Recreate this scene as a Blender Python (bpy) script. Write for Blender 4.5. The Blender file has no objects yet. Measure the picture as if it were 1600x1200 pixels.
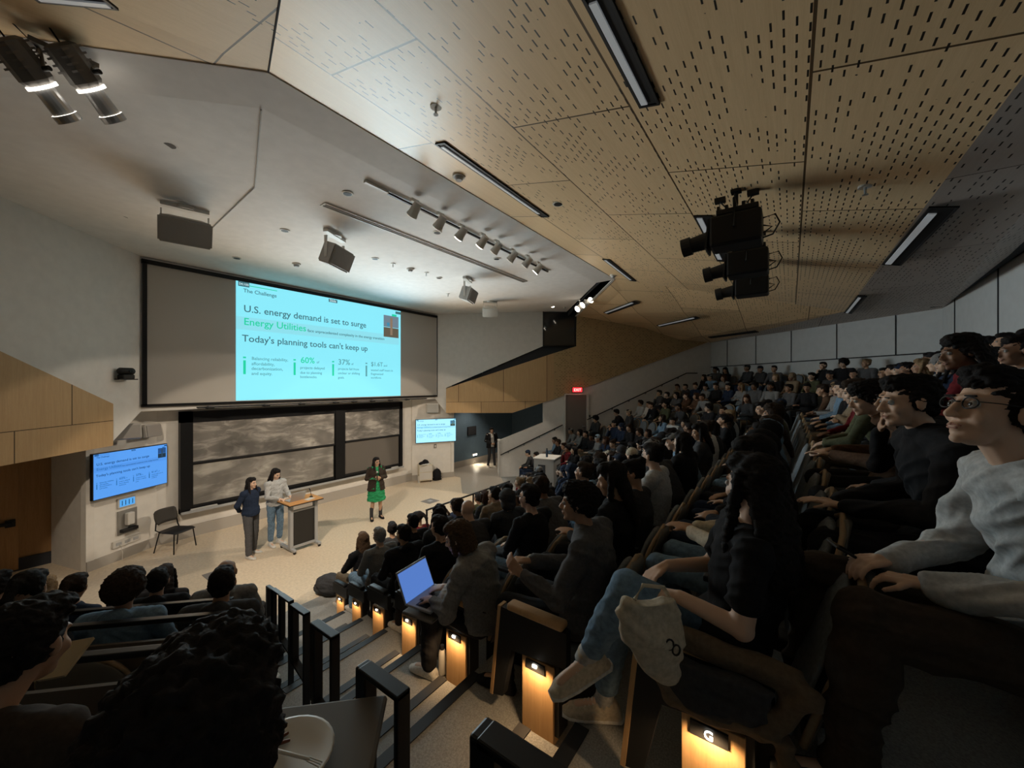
import bpy, bmesh, math, random
from mathutils import Vector, Matrix, noise, Euler
random.seed(7)
C = bpy.context.scene.collection
R = math.radians
# ------------------------------------------------------------ camera, world, lights, exposure
YAW = R(35.8); CA, SA = math.cos(YAW), math.sin(YAW); F = 603.0; EYE = 3.7
cam_d = bpy.data.cameras.new('camera'); cam = bpy.data.objects.new('camera', cam_d); C.objects.link(cam)
cam.location = (0, 0, EYE); cam.rotation_euler = (R(90), 0, -(math.pi/2 - YAW))
cam_d.sensor_width = 36; cam_d.lens = F/1600*36; cam_d.clip_start = .05; cam_d.clip_end = 100
bpy.context.scene.camera = cam
wd = bpy.data.worlds.new('world'); bpy.context.scene.world = wd; wd.use_nodes = True
wd.node_tree.nodes['Background'].inputs[0].default_value = (.5, .6, .75, 1)
wd.node_tree.nodes['Background'].inputs[1].default_value = 0.0
vs = bpy.context.scene.view_settings
vs.view_transform = 'Standard'; vs.look = 'None'; vs.gamma = 1; vs.exposure = 0.03
try: vs.use_curve_mapping = False
except Exception: pass
bpy.context.scene.cycles.max_bounces = 9
bpy.context.scene.cycles.diffuse_bounces = 7
bpy.context.scene.cycles.sample_clamp_indirect = 3.0

def lamp(name, kind, loc, power, col, target=None, angle=60, blend=.2, size=.1, rot=None, sy=None):
    d = bpy.data.lights.new(name, kind); d.energy = power; d.color = col
    if kind == 'SPOT': d.spot_size = R(angle); d.spot_blend = blend; d.shadow_soft_size = size
    elif kind == 'AREA':
        d.size = size; d.spread = R(112)
        if sy: d.shape = 'RECTANGLE'; d.size_y = sy
    else: d.shadow_soft_size = size
    o = bpy.data.objects.new(name, d); C.objects.link(o); o.location = loc
    if target is not None: o.rotation_euler = (Vector(target)-Vector(loc)).to_track_quat('-Z', 'Y').to_euler()
    if rot: o.rotation_euler = rot
    return o
WARM = (1, .84, .66)
# stage spots hang at the two clusters in front of the side walls and cross the stage
lamp('spot_light_a', 'SPOT', (.62, 5.05, 6.02), 700, WARM, (7.6, 9.5, 0), 54, .08, .06)
lamp('spot_light_b', 'SPOT', (.2, 4.6, 6.02), 620, WARM, (4.6, 9.3, 0), 62, .10, .06)
lamp('spot_light_c', 'SPOT', (11.9, 5.1, 6.1), 700, WARM, (4.6, 9.6, 0), 54, .08, .06)
lamp('spot_light_d', 'SPOT', (12.3, 4.7, 6.1), 620, WARM, (7.6, 9.3, 0), 62, .10, .06)
lamp('entry_downlight', 'SPOT', (12.9, 10.9, 3.3), 90, WARM, (12.8, 11.0, 0), 110, .6, .08)
# added cool and warm fills at the screen, brightening the ceiling beyond slide emission
lamp('cool_screen_fill', 'AREA', (6.22, 11.0, 4.5), 185, (.36, .74, 1), (5.5, 0, 6.2), size=4.9, sy=2.3)
sg = lamp('warm_ceiling_fill', 'AREA', (6.22, 10.9, 4.2), 165, (1, .70, .42), (5.8, 0, 6.9), size=7.6, sy=1.8)  # extra warm fill for the wood ceiling; the screen margins emit nothing
sg.data.specular_factor = 0
TRK = []   # track lamps, filled in by the track builder

# ------------------------------------------------------------ ray helpers (pixel of the 1600x1200 frame + one world constraint)
def ray(px, py):
    u = px-800; return Vector((CA*F + SA*u, SA*F - CA*u, 600-py))
def at(px, py, X=None, Y=None, Z=None, s=None, d=None, t=None):
    r = ray(px, py)
    if X is not None: t = X/r.x
    elif Y is not None: t = Y/r.y
    elif Z is not None: t = (Z-EYE)/r.z
    elif s is not None: t = s/(r.x+r.y)
    elif d is not None: t = d/(r.x-r.y)
    p = r*t; p.z += EYE; return p

# ------------------------------------------------------------ materials
MATS = {}
def mat(name, col, rough=.7, metal=0, emit=None, es=1, kind=None, spec=.3):
    if name in MATS: return MATS[name]
    m = bpy.data.materials.new(name); m.use_nodes = True; nt = m.node_tree; b = nt.nodes['Principled BSDF']
    b.inputs['Base Color'].default_value = (*col, 1); b.inputs['Roughness'].default_value = rough; b.inputs['Metallic'].default_value = metal
    b.inputs['Specular IOR Level'].default_value = spec
    if emit: b.inputs['Emission Color'].default_value = (*emit, 1); b.inputs['Emission Strength'].default_value = es
    if kind in ('cloth', 'paint', 'speck', 'hair', 'denim', 'stone'):
        sc, lo, hi, bs, bd = dict(cloth=(60, .8, 1.15, .25, .004), paint=(6, .96, 1.04, .03, .002), speck=(120, .75, 1.25, .15, .003),
            hair=(90, .6, 1.4, .5, .006), denim=(40, .75, 1.25, .3, .004), stone=(22, .88, 1.1, .04, .002))[kind]
        tc = nt.nodes.new('ShaderNodeTexCoord'); n = nt.nodes.new('ShaderNodeTexNoise'); n.inputs['Scale'].default_value = sc; n.inputs['Detail'].default_value = 4
        nt.links.new(tc.outputs['Object'], n.inputs['Vector'])
        mr = nt.nodes.new('ShaderNodeMapRange'); mr.inputs[1].default_value = .3; mr.inputs[2].default_value = .7; mr.inputs[3].default_value = lo; mr.inputs[4].default_value = hi
        nt.links.new(n.outputs['Fac'], mr.inputs[0])
        mx = nt.nodes.new('ShaderNodeMix'); mx.data_type = 'RGBA'; mx.blend_type = 'MULTIPLY'; mx.inputs[0].default_value = 1
        mx.inputs[6].default_value = (*col, 1); nt.links.new(mr.outputs[0], mx.inputs[7]); nt.links.new(mx.outputs[2], b.inputs['Base Color'])
        bp = nt.nodes.new('ShaderNodeBump'); bp.inputs['Strength'].default_value = bs; bp.inputs['Distance'].default_value = bd
        nt.links.new(n.outputs['Fac'], bp.inputs['Height']); nt.links.new(bp.outputs[0], b.inputs['Normal'])
    MATS[name] = m; return m

class NT:
    def __init__(s, m): s.t = m.node_tree; s.b = s.t.nodes['Principled BSDF']
    def n(s, typ, **k):
        o = s.t.nodes.new(typ)
        for a, v in k.items(): setattr(o, a, v)
        return o
    def l(s, a, b): s.t.links.new(a, b)
    def m(s, op, a, b=None, c=None):
        o = s.n('ShaderNodeMath', operation=op)
        for i, v in enumerate((a, b, c)):
            if v is None: continue
            if isinstance(v, (int, float)): o.inputs[i].default_value = v
            else: s.l(v, o.inputs[i])
        return o.outputs[0]
    def mix(s, fac, a, b):
        o = s.n('ShaderNodeMix', data_type='RGBA')
        for i, v in ((0, fac), (6, a), (7, b)):
            if isinstance(v, tuple): o.inputs[i].default_value = (*v, 1)
            elif isinstance(v, (int, float)): o.inputs[i].default_value = v
            else: s.l(v, o.inputs[i])
        return o.outputs[2]

def wood(name, base, dark, grain='X', perf=False, seams=None, perf_den=(.95, .17), rough=.55):
    m = mat(name, base, rough); g = NT(m)
    tc = g.n('ShaderNodeTexCoord'); sp = g.n('ShaderNodeSeparateXYZ'); g.l(tc.outputs['Object'], sp.inputs[0])
    mp = g.n('ShaderNodeMapping'); g.l(tc.outputs['Object'], mp.inputs[0])
    mp.inputs['Scale'].default_value = dict(X=(.35, 9, 9), Z=(9, 9, .5))[grain]
    nz = g.n('ShaderNodeTexNoise'); nz.inputs['Scale'].default_value = 2.2; nz.inputs['Detail'].default_value = 6; nz.inputs['Roughness'].default_value = .95
    g.l(mp.outputs[0], nz.inputs['Vector'])
    rm = g.n('ShaderNodeMapRange'); g.l(nz.outputs['Fac'], rm.inputs[0]); rm.inputs[1].default_value = .35; rm.inputs[2].default_value = .68
    col = g.mix(rm.outputs[0], base, dark)
    X, Y, Z = sp.outputs
    if seams:   # brick pattern of panels: (w, h, offx, offy, mortar)
        w, h, ox, oy, mo = seams
        cb = g.n('ShaderNodeCombineXYZ')
        g.l(g.m('ADD', X, ox), cb.inputs[0])
        g.l(g.m('ADD', Y if grain == 'X' else Z, oy), cb.inputs[1])
        br = g.n('ShaderNodeTexBrick'); g.l(cb.outputs[0], br.inputs['Vector'])
        br.offset = .5; br.inputs['Scale'].default_value = 1; br.inputs['Brick Width'].default_value = w; br.inputs['Row Height'].default_value = h
        br.inputs['Mortar Size'].default_value = mo; br.inputs['Mortar Smooth'].default_value = 0
        br.inputs['Color1'].default_value = (.86, .86, .86, 1); br.inputs['Color2'].default_value = (1.08, 1.08, 1.08, 1); br.inputs['Mortar'].default_value = (.12, .1, .08, 1)
        o = g.n('ShaderNodeMix', data_type='RGBA', blend_type='MULTIPLY'); o.inputs[0].default_value = 1
        g.l(col, o.inputs[6]); g.l(br.outputs['Color'], o.inputs[7]); col = o.outputs[2]
    if perf:
        A = X; B = Y if grain == 'X' else Z
        if grain == 'Z': A = g.m('MULTIPLY', g.m('SUBTRACT', Y, X), -.7)
        v = g.m('DIVIDE', B, .062); fv = g.m('FLOOR', v)
        u = g.m('ADD', g.m('DIVIDE', A, .135), g.m('MULTIPLY', g.m('MODULO', fv, 2), .5)); fu = g.m('FLOOR', u)
        cb = g.n('ShaderNodeCombineXYZ'); g.l(fu, cb.inputs[0]); g.l(fv, cb.inputs[1])
        wn = g.n('ShaderNodeTexWhiteNoise', noise_dimensions='2D'); g.l(cb.outputs[0], wn.inputs['Vector'])
        n2 = g.n('ShaderNodeTexNoise'); n2.inputs['Scale'].default_value = 1.3; g.l(tc.outputs['Object'], n2.inputs['Vector'])
        den = g.m('SUBTRACT', perf_den[0], g.m('MULTIPLY', Y, perf_den[1])) if grain == 'X' else g.m('ADD', perf_den[0], 0)
        den = g.m('MULTIPLY', den, g.m('SUBTRACT', g.m('MULTIPLY', n2.outputs['Fac'], 2.6), .6))
        a1 = g.m('LESS_THAN', g.m('ABSOLUTE', g.m('SUBTRACT', g.m('FRACT', u), .5)), .26)
        a2 = g.m('LESS_THAN', g.m('ABSOLUTE', g.m('SUBTRACT', g.m('FRACT', v), .5)), .095)
        a3 = g.m('LESS_THAN', wn.outputs['Value'], den)
        a4 = g.m('LESS_THAN', B, 3.42 if grain == 'X' else 99)
        msk = g.m('MULTIPLY', g.m('MULTIPLY', a1, a2), g.m('MULTIPLY', a3, a4))
        col = g.mix(msk, col, (.012, .01, .008))
    g.l(col, g.b.inputs['Base Color'])
    return m

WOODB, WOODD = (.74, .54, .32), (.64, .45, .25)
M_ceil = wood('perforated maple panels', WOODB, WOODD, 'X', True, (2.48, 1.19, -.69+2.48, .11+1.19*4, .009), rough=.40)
M_ceil.node_tree.nodes['Principled BSDF'].inputs['Specular IOR Level'].default_value = .6
M_ceil_r = wood('perforated maple side panels', WOODB, WOODD, 'X', True, (2.6, 1.6, 0, 10, .008), (.62, .05))
M_ceil_b = wood('perforated grey panels', (.54, .48, .44), (.48, .42, .38), 'X', True, (2.48, 2.4, 0, 10.3, .006), (.85, 0))
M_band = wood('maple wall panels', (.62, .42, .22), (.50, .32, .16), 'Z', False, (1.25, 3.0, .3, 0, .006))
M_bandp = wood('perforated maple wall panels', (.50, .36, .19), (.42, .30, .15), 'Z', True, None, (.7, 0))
M_endwood = wood('maple seat wood', (.60, .38, .19), (.48, .29, .13), 'Z')
M_deskwood = wood('lectern veneer', (.62, .33, .13), (.50, .25, .09), 'X')
M_doorwood = wood('dark door veneer', (.42, .24, .10), (.30, .16, .06), 'Z')
M_white = mat('white wall paint', (.72, .70, .67), .8, kind='paint')
M_wwhite = mat('side wall paint', (.78, .75, .70), .8, kind='paint')
M_cwhite = mat('white ceiling paint', (.74, .72, .70), .85, kind='paint')
M_back = mat('grey acoustic wall panels', (.50, .52, .53), .85, kind='paint')
M_seam = mat('panel joint', (.03, .03, .035), .9)
M_base = mat('grey baseboard', (.42, .39, .35), .7)
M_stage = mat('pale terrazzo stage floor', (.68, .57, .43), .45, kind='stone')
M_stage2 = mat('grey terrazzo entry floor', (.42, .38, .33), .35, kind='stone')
M_carpet = mat('speckled grey carpet', (.30, .305, .30), .95, kind='speck')
M_nose = mat('dark stair nosing', (.018, .019, .022), .6)
M_black = mat('black metal', (.012, .012, .013), .42, .3)
M_blackp = mat('black plastic', (.015, .015, .016), .5)
M_dark = mat('dark reveal', (.035, .037, .043), .8)
M_blue = mat('blue wall paint', (.13, .20, .27), .8, kind='paint')
M_metal = mat('brushed metal', (.55, .55, .56), .35, .9)
M_greym = mat('grey painted metal', (.42, .43, .44), .5, .2)
M_spk = mat('speaker grille grey', (.27, .255, .24), .7)
M_spkc = mat('speaker cabinet grey', (.36, .345, .32), .6)
M_offw = mat('off-white plastic', (.62, .60, .56), .5)
M_diff = mat('frosted diffuser', (.55, .56, .57), .4, emit=(.8, .85, .9), es=.10)
M_lens = mat('lit lamp lens', (.9, .9, .85), .3, emit=(1, .9, .75), es=14)
M_lens2 = mat('dim lamp glass', (.8, .8, .78), .2, emit=(1, .92, .8), es=.6)
M_glass = mat('dark booth glass', (.02, .022, .024), .06, 0, spec=.6)
M_seat = mat('grey seat fabric', (.15, .17, .19), .9, kind='cloth')
M_shell = mat('grey seat shell', (.14, .13, .115), .7)
M_rim = wood('seat back rim wood', (.34, .24, .15), (.26, .18, .10), 'X')
M_panelb = mat('brown guard panel', (.11, .085, .065), .7)

# ------------------------------------------------------------ mesh helpers
def new_obj(name, me, m=None, parent=None):
    o = bpy.data.objects.new(name, me); C.objects.link(o)
    if m is not None and len(me.materials) == 0:
        for x in (m if isinstance(m, (list, tuple)) else [m]): me.materials.append(x)
    if parent is not None: o.parent = parent
    return o
def bm_obj(name, bm, m, parent=None, smooth=False):
    bmesh.ops.recalc_face_normals(bm, faces=bm.faces)
    me = bpy.data.meshes.new(name); bm.to_mesh(me); bm.free()
    if smooth:
        for p in me.polygons: p.use_smooth = True
    return new_obj(name, me, m, parent)
def box(bm, c, s, rot=None, bev=0):
    """box centred at c with full size s; rot = Matrix 3x3/Euler"""
    r = bmesh.ops.create_cube(bm, size=1); vv = r['verts']
    M3 = (rot.to_matrix() if isinstance(rot, Euler) else rot) if rot is not None else Matrix.Identity(3)
    for v in vv: v.co = Vector((v.co.x*s[0], v.co.y*s[1], v.co.z*s[2]))
    if bev:
        es = list({e for v in vv for e in v.link_edges})
        r2 = bmesh.ops.bevel(bm, geom=es, offset=bev, segments=2, affect='EDGES', profile=.5)
        vv = list({v for f in r2['faces'] for v in f.verts} | {v for v in vv if v.is_valid})
    for v in vv: v.co = M3 @ v.co + Vector(c)
    return vv
def cyl(bm, a, b, ra, rb=None, n=14, caps=True):
    a, b = Vector(a), Vector(b); rb = ra if rb is None else rb
    ax = (b-a).normalized(); q = ax.to_track_quat('Z', 'Y').to_matrix()
    rings = []
    for p, r in ((a, ra), (b, rb)):
        rings.append([bm.verts.new(p + q @ Vector((r*math.cos(2*math.pi*i/n), r*math.sin(2*math.pi*i/n), 0))) for i in range(n)])
    for i in range(n): bm.faces.new((rings[0][i], rings[0][(i+1) % n], rings[1][(i+1) % n], rings[1][i]))
    if caps:
        bm.faces.new(rings[0][::-1]); bm.faces.new(rings[1])
def loft(bm, secs, n=16, close=True):
    """secs: list of (centre, rx, ry, xaxis, yaxis)"""
    rings = []
    for c, rx, ry, xa, ya in secs:
        c = Vector(c); xa = Vector(xa); ya = Vector(ya)
        rings.append([bm.verts.new(c + xa*rx*math.cos(2*math.pi*i/n) + ya*ry*math.sin(2*math.pi*i/n)) for i in range(n)])
    for k in range(len(rings)-1):
        for i in range(n): bm.faces.new((rings[k][i], rings[k][(i+1) % n], rings[k+1][(i+1) % n], rings[k+1][i]))
    if close: bm.faces.new(rings[0][::-1]); bm.faces.new(rings[-1])
def capsule(bm, a, b, ra, rb, n=12):
    a, b = Vector(a), Vector(b); d = b-a; L = d.length
    ax = d.normalized() if L > 1e-6 else Vector((0, 0, 1)); q = ax.to_track_quat('Z', 'Y').to_matrix(); x, y = q.col[0], q.col[1]
    s = []
    for k in range(4):
        th = math.pi/2*(1-k/4) if k else math.pi/2*.92
        s.append((a-ax*ra*math.sin(th), ra*math.cos(th), ra*math.cos(th), x, y))
    for k in range(3, -1, -1):
        th = math.pi/2*(1-k/4) if k else math.pi/2*.92
        s.append((b+ax*rb*math.sin(th), rb*math.cos(th), rb*math.cos(th), x, y))
    loft(bm, s, n)
def ell(bm, c, r, M=None, sub=2):
    rr = bmesh.ops.create_icosphere(bm, subdivisions=sub, radius=1)
    for v in rr['verts']:
        p = Vector((v.co.x*r[0], v.co.y*r[1], v.co.z*r[2]))
        v.co = (M @ (p+Vector(c))) if M is not None else p+Vector(c)
def tube(bm, pts, r, n=8):
    pts = [Vector(p) for p in pts]; rings = []
    for i, p in enumerate(pts):
        d = (pts[min(i+1, len(pts)-1)]-pts[max(i-1, 0)]).normalized(); q = d.to_track_quat('Z', 'Y').to_matrix()
        rings.append([bm.verts.new(p + q @ Vector((r*math.cos(2*math.pi*k/n), r*math.sin(2*math.pi*k/n), 0))) for k in range(n)])
    for k in range(len(rings)-1):
        # match rotation
        a, b = rings[k], rings[k+1]
        off = min(range(n), key=lambda o: (a[0].co-b[o].co).length)
        rings[k+1] = b[off:]+b[:off]; b = rings[k+1]
        for i in range(n): bm.faces.new((a[i], a[(i+1) % n], b[(i+1) % n], b[i]))
    bm.faces.new(rings[0][::-1]); bm.faces.new(rings[-1])
def prism(bm, pts, nrm, th):
    """polygon pts extruded by th along nrm"""
    nrm = Vector(nrm).normalized()*th
    a = [bm.verts.new(Vector(p)) for p in pts]; b = [bm.verts.new(Vector(p)+nrm) for p in pts]
    n = len(pts); bm.faces.new(a); bm.faces.new(b[::-1])
    for i in range(n): bm.faces.new((a[i], a[(i+1) % n], b[(i+1) % n], b[i]))
def mk(name, fn, m, parent=None, smooth=False):
    bm = bmesh.new(); fn(bm); return bm_obj(name, bm, m, parent, smooth)
def boxo(name, c, s, m, parent=None, rot=None, bev=0): return mk(name, lambda b: box(b, c, s, rot, bev), m, parent)
def tag(o, label=None, cat=None, group=None, kind=None):
    if label: o['label'] = label
    if cat: o['category'] = cat
    if group: o['group'] = group
    if kind: o['kind'] = kind
    return o
def struct(o): o['kind'] = 'structure'; return o
def thing(name, loc, label, cat, group=None, rz=0):
    o = bpy.data.objects.new(name, None); C.objects.link(o); o.location = loc; o.rotation_euler = (0, 0, rz); o.empty_display_size = .1
    return tag(o, label, cat, group)
def copy_tree(o, parent=None):
    c = o.copy(); C.objects.link(c)
    if parent is not None: c.parent = parent
    for ch in list(o.children): copy_tree(ch, c)
    return c
def text_obj(name, s, m, parent, M, width=None, size=.1, ext=.002, spacing=1.0, align='LEFT', height=None):
    cu = bpy.data.curves.new('tmp', 'FONT'); cu.body = s; cu.size = size; cu.extrude = ext; cu.align_x = align; cu.resolution_u = 3; cu.offset = .008*size/.1*.1; cu.space_character = spacing
    t = bpy.data.objects.new('tmp', cu); C.objects.link(t); bpy.context.view_layer.update()
    me = bpy.data.meshes.new_from_object(t.evaluated_get(bpy.context.evaluated_depsgraph_get())); bpy.data.objects.remove(t); bpy.data.curves.remove(cu)
    if width and len(me.vertices):
        xs = [v.co.x for v in me.vertices]; w = max(xs)-min(xs); k = width/w
        for v in me.vertices: v.co.x *= k; v.co.y *= (height if height else k)
    me.name = name; me.transform(M)
    return new_obj(name, me, m, parent)
# ------------------------------------------------------------ people
DG = None
def remesh(bm, vox, smooth=2, wr=0, wf=9, seed=0, name='m'):
    bmesh.ops.recalc_face_normals(bm, faces=bm.faces)
    me = bpy.data.meshes.new('t'); bm.to_mesh(me); bm.free()
    o = bpy.data.objects.new('t', me); C.objects.link(o)
    md = o.modifiers.new('r', 'REMESH'); md.mode = 'VOXEL'; md.voxel_size = vox; md.use_smooth_shade = True
    if smooth: sm = o.modifiers.new('s', 'SMOOTH'); sm.iterations = smooth; sm.factor = .5
    bpy.context.view_layer.update()
    out = bpy.data.meshes.new_from_object(o.evaluated_get(bpy.context.evaluated_depsgraph_get()))
    bpy.data.objects.remove(o); bpy.data.meshes.remove(me); out.name = name
    if wr:
        ns = [v.normal.copy() for v in out.vertices]
        for v, n in zip(out.vertices, ns):
            p = v.co*wf + Vector((seed*3.1, 0, seed))
            q = Vector((p.x, p.y, p.z*1.7))
            v.co += n*wr*(noise.noise(q)-1.5*abs(noise.noise(Vector((q.x*.8, q.y*.8, q.z*1.7+2*q.x)))) + .35)
        out.update()
    for p in out.polygons: p.use_smooth = True
    return out

def frame(fwd, up=Vector((0, 0, 1))):
    y = Vector(fwd).normalized(); x = y.cross(up).normalized(); z = x.cross(y)
    return Matrix((x, y, z)).transposed()

def hand(bm, wr, d, pn, side, curl=.5, k=1.0):
    """wr wrist, d finger direction, pn palm normal (towards which fingers curl), side +1/-1 thumb side"""
    d = Vector(d).normalized(); pn = Vector(pn); pn = (pn-d*pn.dot(d)).normalized(); s = d.cross(pn)*side
    wr = Vector(wr)
    for j, (o, L) in enumerate(((-.030, .058), (-.010, .072), (.010, .078), (.030, .070))):
        o *= k; base = wr + d*.085*k + s*o
        capsule(bm, wr+s*o*.6+d*.01, base, .013*k, .0115*k, 8)
        p = base; dd = d.copy()
        for seg, fr in enumerate((.45, .32, .23)):
            ang = curl*(.75+.25*j*.3)*(1 if seg else .7)
            dd = (dd*math.cos(ang)+pn*math.sin(ang)).normalized() if seg or True else dd
            q = p+dd*L*fr*k; capsule(bm, p, q, (.0093-.0008*seg)*k, (.0088-.001*seg)*k, 7)
            pn2 = pn; p = q
    # thumb leaves the side of the palm near its base
    b = wr+d*.03*k+s*.024*k; m1 = b+(d*.55+s*.75+pn*.3).normalized()*.042*k; m2 = m1+(d*.85+s*.2+pn*.4).normalized()*.03*k
    capsule(bm, b, m1, .0125*k, .0105*k, 8); capsule(bm, m1, m2, .0100*k, .0085*k, 8)
    capsule(bm, wr-d*.02, wr+d*.04*k, .020*k, .022*k, 10)

def head_prims(bm, M, k=1.0, female=False):
    e = lambda c, r: ell(bm, Vector(c)*k, [x*k for x in r], M)
    e((0, -.018, .03), (.076, .094, .086)); e((0, .028, -.022), (.062, .060, .082)); e((0, .040, -.078), (.043 if not female else .038, .045, .034))
    e((0, .072, -.098), (.019, .017, .015)); e((0, .076, .021), (.046, .015, .011)); e((0, .0865, -.060), (.023, .0095, .0065)); e((0, .0845, -.071), (.019, .0095, .006))
    for s in (-1, 1):
        e((s*.036, .060, -.030), (.024, .022, .024)); e((s*.079, -.004, -.008), (.008, .020, .031)); e((s*.084, -.012, .002), (.006, .013, .020)); e((s*.0105, .098, -.036), (.009, .010, .008))
    c = lambda a, b, ra, rb: capsule(bm, M @ (Vector(a)*k), M @ (Vector(b)*k), ra*k, rb*k, 10)
    c((0, .084, .012), (0, .108, -.032), .0085, .0115)

SEATED = dict(pel=(0, 0, .56), wai=(0, -.05, .70), che=(0, -.06, .88), nek=(0, -.055, 1.065), hed=(0, -.02, 1.205),
    shL=(-.185, -.06, 1.01), shR=(.185, -.06, 1.01), elL=(-.245, .03, .76), elR=(.245, .03, .76), wrL=(-.13, .25, .68), wrR=(.13, .25, .68),
    hpL=(-.09, .02, .53), hpR=(.09, .02, .53), knL=(-.13, .44, .53), knR=(.13, .44, .53), anL=(-.13, .47, .09), anR=(.13, .47, .09),
    hdL=(.55, .8, -.15), hdR=(-.55, .8, -.15), pnL=(0, .1, -1), pnR=(0, .1, -1), curl=.35, yaw=0, pitch=0, roll=0, toeL=(0, 1, 0), toeR=(0, 1, 0))
STAND = dict(pel=(0, 0, .96), wai=(0, .0, 1.10), che=(0, -.01, 1.27), nek=(0, -.01, 1.445), hed=(0, .02, 1.58),
    shL=(-.18, -.01, 1.40), shR=(.18, -.01, 1.40), elL=(-.24, -.02, 1.13), elR=(.24, -.02, 1.13), wrL=(-.23, .08, .90), wrR=(.23, .08, .90),
    hpL=(-.09, 0, .92), hpR=(.09, 0, .92), knL=(-.10, .02, .50), knR=(.10, .02, .50), anL=(-.10, -.01, .09), anR=(.10, -.01, .09),
    hdL=(.1, .1, -1), hdR=(-.1, .1, -1), pnL=(1, 0, 0), pnR=(-1, 0, 0), curl=.4, yaw=0, pitch=0, roll=0, toeL=(-.15, 1, 0), toeR=(.15, 1, 0))

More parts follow.
